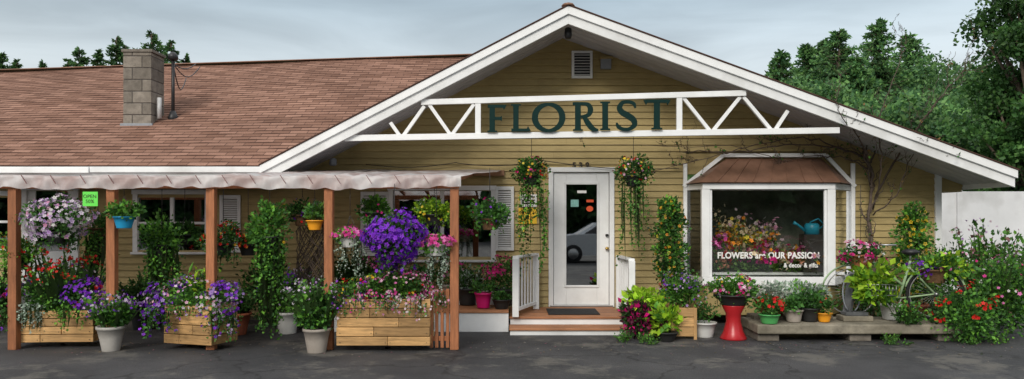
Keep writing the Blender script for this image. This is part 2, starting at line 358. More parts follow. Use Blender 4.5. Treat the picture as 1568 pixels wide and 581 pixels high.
slab('roof_left_slope',LX,AX,YF+.03,YB,-.06,0,shing); slab('roof_right_slope',AX+.001,RX,YF+.03,YB,-.06,0,shing)
y=YF+.06; i=0
while y<0:
    y2=min(y+.098,0.0); dz=-.155-(i%2)*.004
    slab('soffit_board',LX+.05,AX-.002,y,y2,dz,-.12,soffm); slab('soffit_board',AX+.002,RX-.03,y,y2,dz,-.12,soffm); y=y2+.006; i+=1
def rake(dzt,dzb,yf,yb,mat,ext=0):
    for a,b in ((LX-ext,AX),(AX,RX+ext)):
        V=[(x,yy,roofz(x)+dz) for x in (a,b) for yy in (yf,yb) for dz in (dzb,dzt)]
        mesh('rake_board',V,BF,mat,shop,bev=.004)
rake(.012,-.10,YF-.055,YF+.028,white2,.02); rake(-.085,-.235,YF-.02,YF+.026,white,.0)
rake(.035,.014,YF-.07,YF+.2,shing,.03)
lathe('ridge_cap',[(.10,0),(.08,.03),(.02,.05)],(AX,YF,AZ+.02),copper,shop,8)
box('eave_board_right',RX-.02,RX+.02,YF+.03,7,roofz(RX)-.22,roofz(RX)-.01,white,shop)
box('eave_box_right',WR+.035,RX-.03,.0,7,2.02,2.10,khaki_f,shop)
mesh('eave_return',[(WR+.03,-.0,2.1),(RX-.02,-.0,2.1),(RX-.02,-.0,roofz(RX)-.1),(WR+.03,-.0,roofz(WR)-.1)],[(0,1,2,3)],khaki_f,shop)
# main roof with real courses
RIDX1=1.4; e0=(-.45,2.40); n=44
def ridge(x): return 4.88+.033*(x+11.4)
V=[];F=[];UV=[]
XL=-14.0; NX=60
run=5.4
for k in range(n):
    for i in range(NX+1):
        x=XL+(RIDX1-XL)*i/NX; t0=k/n; t1=(k+1.0)/n
        rz=ridge(x)+.02*math.sin(x*1.3); wob=.004*math.sin(x*7+k*1.7)+random.uniform(-.003,.003)
        ya=e0[0]+run*t0; za=e0[1]+(rz-e0[1])*t0; yb=e0[0]+run*t1; zb=e0[1]+(rz-e0[1])*t1
        V+=[(x,ya,za-.004),(x,ya,za+.010+wob),(x,yb,zb+.002)]
        s0=k*.135; UV+=[(x,s0+.001),(x,s0+.002),(x,s0+.134)]
    b=k*(NX+1)*3
    for i in range(NX):
        xe=XL+(RIDX1-XL)*(i+1)/NX
        if xe>LX+.12 and e0[0]+run*k/n<.12: continue   # roof stops at the gable wing wall
        p=b+i*3; q=p+3; F+=[(p,q,q+1,p+1),(p+1,q+1,q+2,p+2)]
mesh('main_roof',V,F,shing,shop,uv=UV)
mesh('main_roof_back',[(XL,e0[0]+run,ridge(XL)),(RIDX1,e0[0]+run,ridge(RIDX1)),(RIDX1,e0[0]+2*run,2.4),(XL,e0[0]+2*run,2.4)],[(0,1,2,3)],shing,shop,uv=[(0,0),(9,0),(9,5),(0,5)])
beam('ridge_cap_strip',(XL,e0[0]+run,ridge(XL)+.02),(RIDX1,e0[0]+run,ridge(RIDX1)+.02),.22,.02,copper,shop)
box('eave_fascia',XL,LX-.03,-.44,-.41,2.24,2.395,white,shop); box('gutter',XL,-6.4,-.52,-.445,2.29,2.38,white2,shop)
box('gutter_cover',-6.39,LX-.06,-.50,-.445,2.30,2.385,white,shop)
box('eave_soffit',XL,LX-.03,-.405,-.03,2.24,2.26,soffm,shop)
# truss
TY=YF+.06
def tb(a,b,w=.075,nm='truss_member',dy=0,m=white2):
    A=S(a[0],a[1],12+TY+dy);B=S(b[0],b[1],12+TY+dy); beam(nm,A,B,w,.05,m,shop,up=(0,1,0))
tb((528,212),(1285,200),.085,'truss_bottom_chord'); tb((645,157),(1142,143),.08,'truss_top_chord')
for a,b in [((732,154),(732,208)),((1040,146),(1040,204))]: tb(a,b,.08,dy=.007)
for k,(a,b) in enumerate([((726,160),(692,207)),((690,207),(657,160)),((650,163),(618,208)),((612,208),(598,188)),((1046,150),(1086,200)),((1092,200),(1133,149)),((1138,149),(1180,199)),((1187,199),(1206,170))]): tb(a,b,.05,dy=.014+.002*k)
def wallbox(nm,px0,px1,py0,py1,y0,y1,mat,par=shop,bev=.005): return box(nm,SX(px0,12),SX(px1,12),y0,y1,SZ(py1,12),SZ(py0,12),mat,par,bev)
wallbox('gable_vent_frame',875,907,79,121,-.05,-.02,white2); wallbox('gable_vent_dark',879,903,83,117,-.053,-.051,black)
for k in range(8):
    z=SZ(116-k*4.3,12); beam('vent_louver',(SX(879,12),-.065,z),(SX(903,12),-.065,z),.03,.008,white,shop)
wallbox('vent_box',919,935,90,107,-.08,-.02,greym); wallbox('vent_box_cap',917,937,88,92,-.1,-.02,khaki_f)
lathe('gable_floodlight',[(.02,.12),(.05,.1),(.055,0),(.04,-.04)],S(870,55,11),black,shop)
lathe('wall_floodlight',[(.02,.1),(.05,.08),(.06,0),(.04,-.02)],S(510,252,11.7),greym,shop)
wp=[]
for x0,x1,y0,y1 in [(700,830,250,246),(830,1040,246,258),(560,700,252,249)]:
    wp.append(([S(x0+(x1-x0)*t,y0+(y1-y0)*t+6*math.sin(3.14*t),11.9) for t in np.linspace(0,1,9)],.006))
tubes('wall_cable',wp,black,shop)
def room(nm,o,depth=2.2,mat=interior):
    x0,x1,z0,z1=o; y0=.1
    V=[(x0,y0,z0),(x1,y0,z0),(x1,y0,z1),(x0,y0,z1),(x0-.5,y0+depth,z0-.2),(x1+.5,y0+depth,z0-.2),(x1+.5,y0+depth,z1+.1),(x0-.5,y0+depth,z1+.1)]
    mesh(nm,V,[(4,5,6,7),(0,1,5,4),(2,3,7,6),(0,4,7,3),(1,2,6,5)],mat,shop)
def frame(nm,o,w,y0,y1,mat,sill=True):
    x0,x1,z0,z1=o
    box(nm+'_left',x0-w*.3,x0+w*.7,y0,y1,z0,z1,mat,shop); box(nm+'_right',x1-w*.7,x1+w*.3,y0,y1,z0,z1,mat,shop)
    box(nm+'_head',x0-w*.45,x1+w*.45,y0-.01,y1,z1,z1+w,mat,shop)
    if sill: box(nm+'_sill',x0-w*.6,x1+w*.6,y0-.03,y1,z0-w*.5,z0-.001,mat,shop)
frame('door_casing',door,.075,-.05,.05,white2,False)
dx0,dx1,dz0,dz1=door; gx0,gx1=SX(867,12),SX(914,12); gz0,gz1=SZ(437,12),SZ(283,12)
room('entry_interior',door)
box('door_stile_left',dx0+.06,gx0,-.01,.03,dz0+.03,dz1-.01,white2,shop); box('door_stile_right',gx1,dx1-.06,-.01,.03,dz0+.03,dz1-.01,white2,shop)
box('door_rail_bottom',gx0,gx1,-.008,.03,dz0+.03,gz0,white2,shop); box('door_rail_top',gx0,gx1,-.008,.03,gz1,dz1-.01,white2,shop)
for nm,a in [('l',(gx0-.035,gx0,gz0,gz1)),('r',(gx1,gx1+.035,gz0,gz1)),('b',(gx0-.035,gx1+.035,gz0-.035,gz0)),('t',(gx0-.035,gx1+.035,gz1,gz1+.035))]:
    box('glazing_bead',a[0],a[1],-.024-(.002 if nm in 'lr' else 0),-.006,a[2],a[3],white,shop)
box('door_glass',gx0,gx1,.005,.008,gz0,gz1,glass,shop,0)
box('door_threshold',dx0,dx1,-.06,.03,dz0+.002,dz0+.03,chrome,shop)
brass=M('brass',(.6,.4,.12),.3,.05,metal=1)
lathe('door_knob',[(.03,.0),(.033,.02),(.02,.035),(.01,.04)],(SX(929,12),-.05,SZ(382,12)),brass,shop); lathe('door_deadbolt',[(.022,0),(.026,.02),(.02,.035)],(SX(929,12),-.035,SZ(362,12)),black,shop)
box('door_sticker',SX(898,12),SX(909,12),-.001,.003,SZ(310,12),SZ(306,12),paperr,shop,0); 
V=[(SX(903,12)+.055*math.cos(a),-.002,SZ(320,12)+.045*math.sin(a)) for a in np.linspace(0,6.28,20)[:-1]]; mesh('open_sticker',V,[tuple(range(19))],paperr,shop)
box('door_notice',SX(874,12),SX(886,12),-.001,.003,SZ(317,12),SZ(306,12),papert,shop,0); box('push_label',SX(884,12),SX(898,12),-.001,.003,SZ(296,12),SZ(292,12),paperw,shop,0)
text('house_number','5 3 9',(SX(889,12),-.035,SZ(254,12)),.125,ink,shop,off=.004)
def window(o,nm,mull=1,trans=None):
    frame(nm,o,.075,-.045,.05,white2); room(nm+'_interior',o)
    x0,x1,z0,z1=o; box(nm+'_glass',x0+.05,x1-.05,.012,.016,z0,z1,glass,shop,0)
    for k in range(1,mull+1):
        x=x0+(x1-x0)*k/(mull+1); box(nm+'_mullion',x-.03,x+.03,-.015,.045,z0,z1,white2,shop)
    if trans: zz=z0+(z1-z0)*trans; box(nm+'_rail',x0+.05,x1-.05,-.01,.04,zz-.02,zz+.02,white2,shop)
window(sw,'store_window',1); window(w1,'side_window',1,.5); window(w0,'end_window',1,.5)
def shutter(px0,px1,py0,py1):
    x0,x1,z0,z1=SX(px0,12),SX(px1,12),SZ(py1,12),SZ(py0,12); p=E('shutter',shop)
    box('stile',x0,x0+.05,-.06,-.025,z0,z1,white,p); box('stile',x1-.05,x1,-.06,-.025,z0,z1,white,p)
    zm=(z0+z1)/2
    for a,b in ((z0,z0+.06),(z1-.06,z1),(zm-.03,zm+.03)): box('rail',x0+.05,x1-.05,-.058,-.026,a,b,white,p)
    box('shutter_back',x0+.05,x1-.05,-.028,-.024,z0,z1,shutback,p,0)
    z=z0+.08
    while z<z1-.07:
        if abs(z-zm)>.045: beam('louver',(x0+.05,-.045,z),(x1-.05,-.045,z),.03,.008,white,p,up=(0,-.6,.8))
        z+=.035
shutter(553,596,294,392); shutter(758,787,286,384); shutter(338,370,299,387)
frame('side_door_casing',ld,.075,-.05,.05,white2,False); room('side_door_interior',ld)
x0,x1,z0,z1=ld
box('side_door_panel',x0+.05,x1-.05,0,.035,z0,z0+1.0,white2,shop); box('side_door_stile',x0+.05,x0+.17,0,.035,z0+1.0,z1,white2,shop); box('side_door_stile',x1-.17,x1-.05,0,.035,z0+1.0,z1,white2,shop); box('side_door_glass',x0+.17,x1-.17,.012,.016,z0+1.0,z1,glass,shop,0)
box('side_door_inset',x0+.15,(x0+x1)/2-.03,-.008,.0,z0+.15,z0+.85,white,shop); box('side_door_inset',(x0+x1)/2+.03,x1-.15,-.008,.0,z0+.15,z0+.85,white,shop)
# ---- bay window
BD=11.4; by=BD-12
bx0,bx1=SX(1076,BD),SX(1279,BD); wx0,wx1=bay[0],bay[1]; bz0=SZ(425,BD); bzt=SZ(290,BD)
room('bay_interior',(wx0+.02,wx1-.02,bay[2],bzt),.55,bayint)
V=[(wx0,0,bz0-.12),(bx0,by,bz0-.12),(bx1,by,bz0-.12),(wx1,0,bz0-.12),(wx0,0,bz0),(bx0,by,bz0),(bx1,by,bz0),(wx1,0,bz0)]
mesh('bay_sill',V,[(0,3,2,1),(4,5,6,7),(0,1,5,4),(1,2,6,5),(2,3,7,6)],white2,shop,bev=.005)
mesh('bay_skirt',[(wx0+.05,0,.15),(bx0+.05,by+.05,.15),(bx1-.05,by+.05,.15),(wx1-.05,0,.15),(wx0+.05,0,bz0-.12),(bx0+.05,by+.05,bz0-.12),(bx1-.05,by+.05,bz0-.12),(wx1-.05,0,bz0-.12)],[(0,1,5,4),(1,2,6,5),(2,3,7,6)],khaki_f,shop)
V=[(wx0,0,bzt),(bx0,by,bzt),(bx1,by,bzt),(wx1,0,bzt)]; V+= [(a,b,bzt+.09) for a,b,c in V]
mesh('bay_head',V,[(0,3,2,1),(4,5,6,7),(0,1,5,4),(1,2,6,5),(2,3,7,6)],white2,shop,bev=.005)
for nm,x,y in [('bay_post',bx0+.05,by+.06),('bay_post',bx1-.05,by+.06)]: box(nm,x-.06,x+.06,y-.055,y+.05,bz0+.001,bzt-.001,white2,shop)
for a,b in (((wx0,0),(bx0,by)),((wx1,0),(bx1,by))):
    box('bay_wall_jamb',a[0]-.05 if a[0]<5 else a[0]-.01,a[0]+.01 if a[0]<5 else a[0]+.05,-.07,-.02,bay[2]-.05,bay[3]-.15,white2,shop)
    mesh('bay_side_glass',[(a[0],-.02,bz0+.01),(b[0],b[1]+.03,bz0+.01),(b[0],b[1]+.03,bzt-.01),(a[0],-.02,bzt-.01)],[(0,1,2,3)],glassb,shop)
box('bay_glass',bx0+.11,bx1-.11,by+.05,by+.054,bz0+.01,bzt-.01,glassb,shop,0)
box('bay_stile',bx0+.112,bx0+.15,by+.03,by+.08,bz0+.002,bzt-.002,white2,shop);box('bay_stile',bx1-.15,bx1-.112,by+.03,by+.08,bz0+.002,bzt-.002,white2,shop)
tz=SZ(243,11.95); o=.06
V=[(wx0-.02,-.03,bzt+.10),(bx0-o,by-o,bzt+.10),(bx1+o,by-o,bzt+.10),(wx1+.02,-.03,bzt+.10),(SX(1112,12),-.03,tz),(SX(1256,12),-.03,tz)]
mesh('bay_roof',V,[(0,1,4),(1,2,5,4),(2,3,5),(0,3,2,1)],copper,shop)
for k in range(1,8):
    t=k/8; a=Vector(V[1]).lerp(Vector(V[2]),t); b=Vector(V[4]).lerp(Vector(V[5]),t); beam('bay_roof_seam',a+Vector((0,0,.006)),b+Vector((0,0,.006)),.02,.02,copper,shop)
def bb(a,b,w=.06): beam('bay_roof_trim',a,b,.04,w,white2,shop,up=(0,0,1))
bb((wx0-.05,-.06,bzt+.06),(SX(1106,12),-.06,tz+.05)); bb((SX(1106,12),-.06,tz+.05),(SX(1262,12),-.06,tz+.05)); bb((SX(1262,12),-.06,tz+.05),(wx1+.05,-.06,bzt+.06))
text('window_lettering','FLOWERS are OUR PASSION',(SX(1178,BD),by+.04,SZ(392,BD)),.130,paperw,shop,.001,width=.9,off=.004); text('window_lettering','& decor & gifts',(SX(1228,BD),by+.04,SZ(407,BD)),.095,paperw,shop,.001,width=.85,off=.002)
disp=E('window_flower_display')
box('shelf',wx0+.2,wx1-.2,by+.2,.3,bz0+.02,bz0+.06,white,disp)
f=Fol();  # display greens are brightened in colour, in place of light in the bay
for i in range(36):
    x=random.uniform(bx0+.2,bx1-.2); y=random.uniform(by+.2,by+.42); hgt=random.uniform(.2,.42) if x>SX(1215,BD) or x<SX(1105,BD) else random.uniform(.25,.62)
    f.stems((x,y,bz0+.06),hgt,.15,8,.06,[(.14,.3,.06),(.2,.36,.09)],fl=(.075,random.choice([ORG,PALEP,PINK,YEL,CREAM,ORG,[(.85,.4,.25)],RED,MAG]),5,.05))
for i in range(9):
    x=random.uniform(bx0+.25,bx1-.7); f.stems((x,by+.45,bz0+.1),random.uniform(.6,.98),.14,5,.06,[(.25,.35,.1),(.35,.4,.18)],fl=(.065,random.choice([CREAM,PALEP,ORG,YEL]),8,.07))
f.blob((SX(1250,BD),by+.35,bz0+.2),(.35,.15,.2),400,.07,G_M+G_L,k=10)
f.build('flowers',disp)
can=E('watering_can'); c=S(1243,350,11.6)
lathe('body',[(.11,-.09),(.11,.05),(.08,.08)],c,tealm,can); tubes('spout',[([c+Vector((-.1,0,-.04)),c+Vector((-.22,0,.06)),c+Vector((-.28,0,.09))],[.025,.018,.03]),([c+Vector((.09,0,-.03)),c+Vector((.19,0,.06)),c+Vector((.1,0,.15)),c+Vector((-.03,0,.09))],.011)],tealm,can)
box('stand',c.x-.15,c.x+.15,c.y-.1,c.y+.12,bz0+.065,c.z-.09,interior,can)
# ------------------------------------------------------------------ stoop
st=E('entry_stoop')
def planks(x0,x1,y0,y1,z,par,w=.14,th=.03):
    y=y0
    while y<y1-.02:
        box('deck_board',x0,x1,y,min(y+w-.006,y1),z-th,z,deckm,par,.004); y+=w
sx0,sx1=SX(780,10.8),SX(955,10.8)
planks(sx0,sx1,-1.22,-.055,.21,st); box('riser',sx0+.01,sx1-.01,-1.19,-1.15,0,.178,white2,st)
planks(sx0-.0,sx1-.0,-1.62,-1.21,.10,st,.135); box('step_riser',sx0+.01,sx1-.01,-1.59,-1.55,0,.068,white,st)
dk=E('wheelchair_ramp_deck'); lx=SX(490,10.8)
planks(lx,sx0-.01,-1.3,-.055,.30,dk); box('skirt',lx,sx0-.012,-1.28,-1.25,.0,.268,white2,dk)
box('back_board',SX(700,11.5),SX(783,11.5),-.55,-.5,.3,.56,white,dk)
mt=E('door_mat'); box('mat',SX(838,11.3),SX(915,11.3),-1.05,-.35,.2125,.225,rubber,mt,.004)
def railing(x0,y0,x1,y1,z0,z1):
    p=E('porch_railing'); a=Vector((x0,y0,0)); b=Vector((x1,y1,0))
    for q in (a,b): box('post',q.x-.045,q.x+.045,q.y-.045,q.y+.045,z0,z1,white2,p)
    beam('top_rail',a+Vector((0,0,z1+.015)),b+Vector((0,0,z1+.015)),.09,.03,white2,p); beam('bottom_rail',a+Vector((0,0,z0+.1)),b+Vector((0,0,z0+.1)),.04,.05,white2,p)
    for k in range(1,7):
        q=a.lerp(b,k/7); box('baluster',q.x-.014,q.x+.014,q.y-.014,q.y+.014,z0+.12,z1-.001,white2,p)
railing(.05,-1.25,.37,-.3,.21,1.04); railing(1.70,-1.2,1.66,-.2,.21,1.0)
# ------------------------------------------------------------------ sign letters
sg=E('florist_sign'); LY=YF+.02
cnt=[0]
def catmull(P,n=8):
    P=[np.array(p,float) for p in P]; Q=[2*P[0]-P[1]]+P+[2*P[-1]-P[-2]]; out=[]
    for i in range(1,len(Q)-2):
        for t in np.linspace(0,1,n,endpoint=False):
            a,b,c,d=Q[i-1],Q[i],Q[i+1],Q[i+2]; out.append(.5*((2*b)+(c-a)*t+(2*a-5*b+4*c-d)*t*t+(3*b-a-3*c+d)*t**3))
    out.append(P[-1]); return out
def stroke(pts,ox,oz,sx,sz,closed=False):
    V=[];F=[];n=len(pts); cnt[0]+=1; y0=LY-.022-.0015*(cnt[0]%5); y1=LY-.004
    XY=[np.array((ox+p[0]*sx,oz+p[1]*sz)) for p in pts]
    for k in range(n):
        a=XY[(k-1)%n] if closed or k>0 else XY[k]; b=XY[(k+1)%n] if closed or k<n-1 else XY[k]
        d=b-a; d/=max(np.linalg.norm(d),1e-6); nn=np.array((-d[1],d[0]))*pts[k][2]*sz/2
        for yy in (y0,y1):
            for s in (1,-1): q=XY[k]+nn*s; V.append((q[0],yy,q[1]))
    m=n if closed else n-1
    for k in range(m):
        a=4*k; b=4*((k+1)%n); F+=[(a,b,b+1,a+1),(a+2,a+3,b+3,b+2),(a,a+2,b+2,b),(a+1,b+1,b+3,a+3)]
    if not closed: F+=[(0,1,3,2),(4*n-4,4*n-2,4*n-1,4*n-3)]
    return V,F
def letter(ch,px0,px1,pyt,pyb):
    d=12+LY; x0,x1=SX(px0,d),SX(px1,d); z0,z1=SZ(pyb,d),SZ(pyt,d); sx=x1-x0; sz=z1-z0; st=[]
    W=.20; asp=sz/sx
    def stem(x): st.append([(x,0,W+.05),(x,.12,W),(x,.88,W),(x,1,W+.05)]); 
    def serif(x,z,w=.3): st.append([(x-w*asp/2,z,.06),(x+w*asp/2,z,.06)])
    if ch=='F': stem(.25); serif(.25,.03,.36); st.append([(.0,.945,.11),(.85,.945,.11),(.99,.90,.20)]); st.append([(.3,.50,.11),(.70,.50,.11),(.8,.50,.2)])
    if ch=='L': stem(.25); serif(.25,.97,.36); st.append([(.0,.055,.11),(.85,.055,.11),(.99,.11,.22)])
    if ch=='I': stem(.5); serif(.5,.03,.34); serif(.5,.97,.34)
    if ch=='T': stem(.5); serif(.5,.03,.36); st.append([(.02,.9,.2),(.12,.945,.11),(.88,.945,.11),(.98,.9,.2)])
    if ch=='O': st.append([(.5+.42*math.cos(a),.5+.445*math.sin(a),.10+.11*abs(math.cos(a))) for a in np.linspace(0,2*math.pi,41)[:-1]])
    if ch=='R':
        stem(.22); serif(.22,.03,.34); st.append([tuple(q) for q in catmull([(.02,.945,.10),(.4,.945,.11),(.62,.9,.15),(.7,.73,.19),(.62,.56,.15),(.4,.5,.1),(.22,.5,.09)])])
        st.append([tuple(q) for q in catmull([(.45,.5,.14),(.62,.25,.19),(.8,.07,.17),(1.0,.03,.06)])])
    if ch=='S': st.append([tuple(q) for q in catmull([(.86,.74,.05),(.8,.88,.11),(.6,.945,.11),(.35,.92,.13),(.22,.76,.17),(.32,.61,.19),(.55,.5,.2),(.78,.36,.19),(.82,.19,.16),(.62,.065,.12),(.38,.055,.11),(.18,.13,.12),(.1,.27,.05)])])
    V=[];F=[]
    for s in st:
        v,f=stroke(s,x0,z0,sx,sz,closed=(ch=='O')); o=len(V); V+=v; F+=[tuple(i+o for i in q) for q in f]
    mesh('letter_'+ch.lower(),V,F,signgreen,sg)
for ch,a,b,t,bm in [('F',747,774,161,203),('L',783,811,160,202),('O',815,865,158,203),('R',876,916,157,201),('I',920,933,156,200),('S',940,978,154,201),('T',986,1025,153,199)]: letter(ch,a,b,t,bm)
# ------------------------------------------------------------------ chimney, mast
ch=E('block_chimney',shop); c0=S(188,193,13.25); cw=.5; cz=3.0
zt=SZ(80,13.25); k=0; z=cz
cx=c0.x; cy=c0.y
box('core',cx+.012,cx+cw-.012,cy+.012,cy+cw-.012,cz,zt,mortar,ch,0)
while z<zt-.05:
    z1=z+.205
    if k%2: parts=[(cx,cx+cw*.33),(cx+cw*.33,cx+cw)]
    else: parts=[(cx,cx+cw*.67),(cx+cw*.67,cx+cw)]
    for a,b in parts: box('block',a+.006,b-.006,cy,cy+cw,z+.007,min(z1,zt)-.007,block,ch,.006)
    z=z1;k+=1
box('cap',cx-.02,cx+cw+.02,cy-.02,cy+cw+.02,zt,zt+.05,block,ch)
box('flashing',cx-.03,cx+cw+.03,cy-.04,cy-.003,SZ(195,13.2),SZ(189,13.2),greym,ch)
ms=E('electrical_mast',shop); p=S(265,170,13.6)
tubes('conduit',[([p-Vector((0,0,.2)),p+Vector((0,0,.95))],.03)],black,ms); lathe('weatherhead',[(.04,0),(.09,.03),(.08,.1),(.03,.15)],p+Vector((0,0,.90)),black,ms)
lathe('roof_boot',[(.1,-.2),(.08,-.1),(.04,.0)],p,black,ms)
tubes('vent_pipe',[([S(244,182,13.4),S(244,150,13.4)],.04)],M('grey_pipe',(.5,.5,.5),.5),ms)
t0=p+Vector((0,0,.85)); pth=[]
for k,(ex,ey) in enumerate([((300,98),20),((306,103),40),((285,120),30),((262,150),10)]):
    e=S(ex[0],ex[1],15); pth.append(([t0.lerp(e,t)-Vector((0,0,(.1+.12*k)*math.sin(math.pi*t))) for t in np.linspace(0,1,10)],.010))
tubes('service_drop',pth,black,ms)
# ------------------------------------------------------------------ pergola
pg=E('pergola'); PD=9.3; py=PD-12
for px in (-130,22,172,324,504,696):
    x=SX(px,PD); box('post',x-.052,x+.052,py-.05,py+.05,0,1.96,cedar,pg)
xr=SX(703,PD)
box('front_beam',-8.3,xr,py-.02,py+.02,1.965,2.05,cedar,pg); 
box('rear_ledger',-8.3,LX-.1,-.36,-.32,2.06,2.2,cedar,pg); box('wall_ledger',LX,-.12,-.075,-.026,2.27,2.36,M('ledger_wood',(.3,.16,.09),.7,.3,4,.2),pg)
x=-8.2
while x<-.65:
    beam('rafter',(x,py-.06,2.075),(x+.05,-.33 if x<LX else -.08,2.17 if x<LX else 2.3),.035,.06,cedar,pg); x+=.47
NXc=300
V=[];F=[]
ny=7; nd=6
for i in range(NXc+1):
    t=i/NXc; x=-8.3+(xr+.03+8.3)*t
    rear_x=x+.45*max(0,(t-.8)/.2)
    zr=2.225 if x<LX-.1 else 2.36; yr=-.33 if x<LX-.1 else -.08
    sag=.018*math.sin(x*13.4)**2+.012*math.sin(x*31)
    for j in range(ny+1):
        s=j/ny; xx=rear_x+(x-rear_x)*s; y=yr+(py-.1-yr)*s; z=zr+(2.12-zr)*s-sag*math.sin(s*9)**2+.01*math.sin(x*5+s*7)
        V.append((xx,y,z))
    hem=.135+.012*math.sin(x*2.1)+.016*abs(math.sin(x*6.7+math.sin(x*3)))+.007*math.sin(x*23)
    for j in range(1,nd+1):
        s=j/nd; V.append((x,py-.105-.012*math.sin(x*19+s*4)-.012*math.sin(x*43+math.sin(x*9)*2)*s-.008*math.sin(x*71)*(1-s),2.115-hem*s+.006*math.sin(x*7)))
c=ny+nd+1
for i in range(NXc):
    for j in range(c-1): a=i*c+j; F.append((a,a+c,a+c+1,a+1))
mesh('plastic_canopy',V,F,canm,pg,smooth=True)
x=-8.1
streakm=M('rafter_streak',(.2,.09,.08),.6)
while x<xr-.1:
    beam('rafter_streak',(x,py-.14,2.125),(x+.07,py-.145,2.02),.018,.006,streakm,pg); x+=.36+random.uniform(-.04,.04)  # added brown pieces stand in for rafters showing dark through the plastic
gt=E('slatted_gate'); gx0,gx1=SX(658,PD),SX(690,PD)
for k in range(4): x=gx0+.02+k*(gx1-gx0-.03)/3.4; box('slat',x-.02,x+.02,py-.012,py+.012,.02,.74,cedar,gt)
for z in (.1,.66): box('rail',gx0-.01,gx1,py+.013,py+.035,z,z+.06,cedar,gt)
# ------------------------------------------------------------------ plants & pots
def pot(name,c,r0,r1,h,mat,par,rim=True):
    prof=[(r0*.98,0),(r0,.01),((r0+r1)/2,h*.5),(r1,h*.88)]
    if rim: prof+=[(r1*1.08,h*.89),(r1*1.08,h),(r1*.93,h),(r1*.9,h*.92)]
    else: prof+=[(r1,h),(r1*.92,h),(r1*.9,h*.92)]
    return lathe(name,prof,c,mat,par)
def hanger(p,top,par,r=.12):
    tubes('hanger_wires',[([p+Vector((math.cos(a)*r,math.sin(a)*r,0)),p+Vector((0,0,min(.28,top-p.z-.02))),],.003) for a in (0.3,2.4,4.5)]+[([p+Vector((0,0,min(.28,top-p.z-.02))),Vector((p.x,p.y,top))],.004)],black,par,5)
def basket(px,py_,d,rw,rh,leaf,flset,potm=None,potr=.12,pz=None,trails=None,n=1400,ls=.045,nf=300,fs=.04,top=2.02,name='hanging_flower_basket',eye=None,k=0,zmin=-.7,la=.16):
    e=E(name); c=S(px,py_,d)
    pm=potm or blackpot; pc=c-Vector((0,0,(rh*.75 if pz is None else pz)))
    pot('pot',pc-Vector((0,0,.06)),potr*.7,potr,potr*1.2,pm,e)
    hanger(pc+Vector((0,0,.05)),top,e,potr)
    f=Fol(); f.la=la; f.blob(c,(rw,rw*.9,rh),n,ls,leaf); 
    for cols,nn in (flset or []): f.flowers(c,(rw,rw*.9,rh),nn,fs,cols,zmin,eye,k)
    if trails: f.trail(c-Vector((0,0,rh*.3)),trails[0],trails[1],trails[2],trails[3],rw*trails[4] if len(trails)>4 else rw*.8,trails[5] if len(trails)>5 else None)
    f.build('foliage',e); return e
basket(87,340,9.25,.36,.27,G_M,[(LILAC,420),(PALEP,60),(WHT,120)],fs=.055,trails=(.3,12,.035,G_M),k=30)
basket(28,385,9.5,.24,.2,G_L,[(YEL,30),(RED,40)],trails=(.35,10,.04,G_L),n=900)
basket(150,345,9.9,.2,.16,G_M,[(ORG,12)],trails=(.75,22,.045,G_M+G_L),n=700,potm=coir)
basket(190,322,9.2,.2,.12,G_L+G_M,None,potm=bluepot,potr=.12,pz=.16,n=420,ls=.06)
basket(248,362,9.8,.24,.26,G_L+G_M,None,trails=(.75,34,.05,G_L+G_M),n=900,ls=.055,name='trailing_plant_basket',la=.25)
basket(283,358,10.4,.2,.13,G_D+G_M,None,n=500,ls=.07,name='spider_plant_basket')
basket(342,366,9.6,.24,.19,G_D+G_M,[(RED,110),(ORG,25)],trails=(.3,10,.05,G_D),n=900,fs=.05,k=12)
basket(413,345,9.45,.23,.3,G_M+G_L,[(YEL,6)],trails=(1.2,34,.055,G_M+G_L,.7),n=1100,ls=.06,name='trailing_plant_basket',la=.3)
basket(380,372,9.9,.12,.14,G_M,[(RED,25),(ORG,10)],n=400)
basket(463,325,9.8,.22,.16,G_D+G_M,[(PURP,15),(RED,8)],n=900,name='twining_plant_basket',potm=coir)
basket(482,325,9.3,.14,.10,G_L+G_M,None,potm=yelpot,potr=.10,pz=.16,n=320,ls=.05)
basket(536,362,9.3,.21,.10,G_L,[(PINK,190)],potm=whitepot,potr=.13,trails=(.45,20,.028,SILV,.7),n=500,fs=.06,name='silver_trailing_basket',zmin=-.1)
basket(604,366,9.15,.315,.30,G_M+G_D,[(PURP,900)],n=1500,fs=.062,name='petunia_basket',eye=(.4,.3,.6),zmin=-.95,k=70,la=.13,trails=(.3,14,.045,G_M,.7,(.055,PURP,.5)))
basket(574,322,9.7,.2,.15,G_M+G_L,[(MAG,10)],n=700,ls=.06)
basket(665,325,9.6,.25,.15,G_L+LIME,[(YEL,20),(WHT,15)],n=900,ls=.05,trails=(.25,12,.04,G_L))
basket(668,374,9.25,.21,.11,G_L,[(PINK,210)],potm=whitepot,potr=.12,trails=(.5,20,.028,SILV,.5),n=500,fs=.06,name='silver_trailing_basket',zmin=-.1)
basket(750,328,9.7,.24,.19,G_M,[(PURP,45),(MAG,10)],potm=coir,n=1000,ls=.05,trails=(.2,10,.04,G_M),top=2.25)
p=E('dried_twig_bundle'); f=[]
for i in range(40):
    c=S(478,360,10.1); a=random.uniform(0,6.28); pts=[]
    for t in np.linspace(0,1,9): pts.append(c+Vector((.2*math.cos(a+t*4)*random.uniform(.7,1.1),.15*math.sin(a+t*4),.32-1.05*t+random.uniform(-.04,.04))))
    f.append((pts,.006))
tubes('twigs',f,vinebark,p,4)
basket(814,262,11.0,.24,.2,G_M+G_D,[(YEL,45),(ORG,30),(MAG,40),(RED,25)],trails=(1.3,16,.05,G_L+G_M,.75,(.03,YEL,.03)),n=1200,top=2.86,potr=.13)
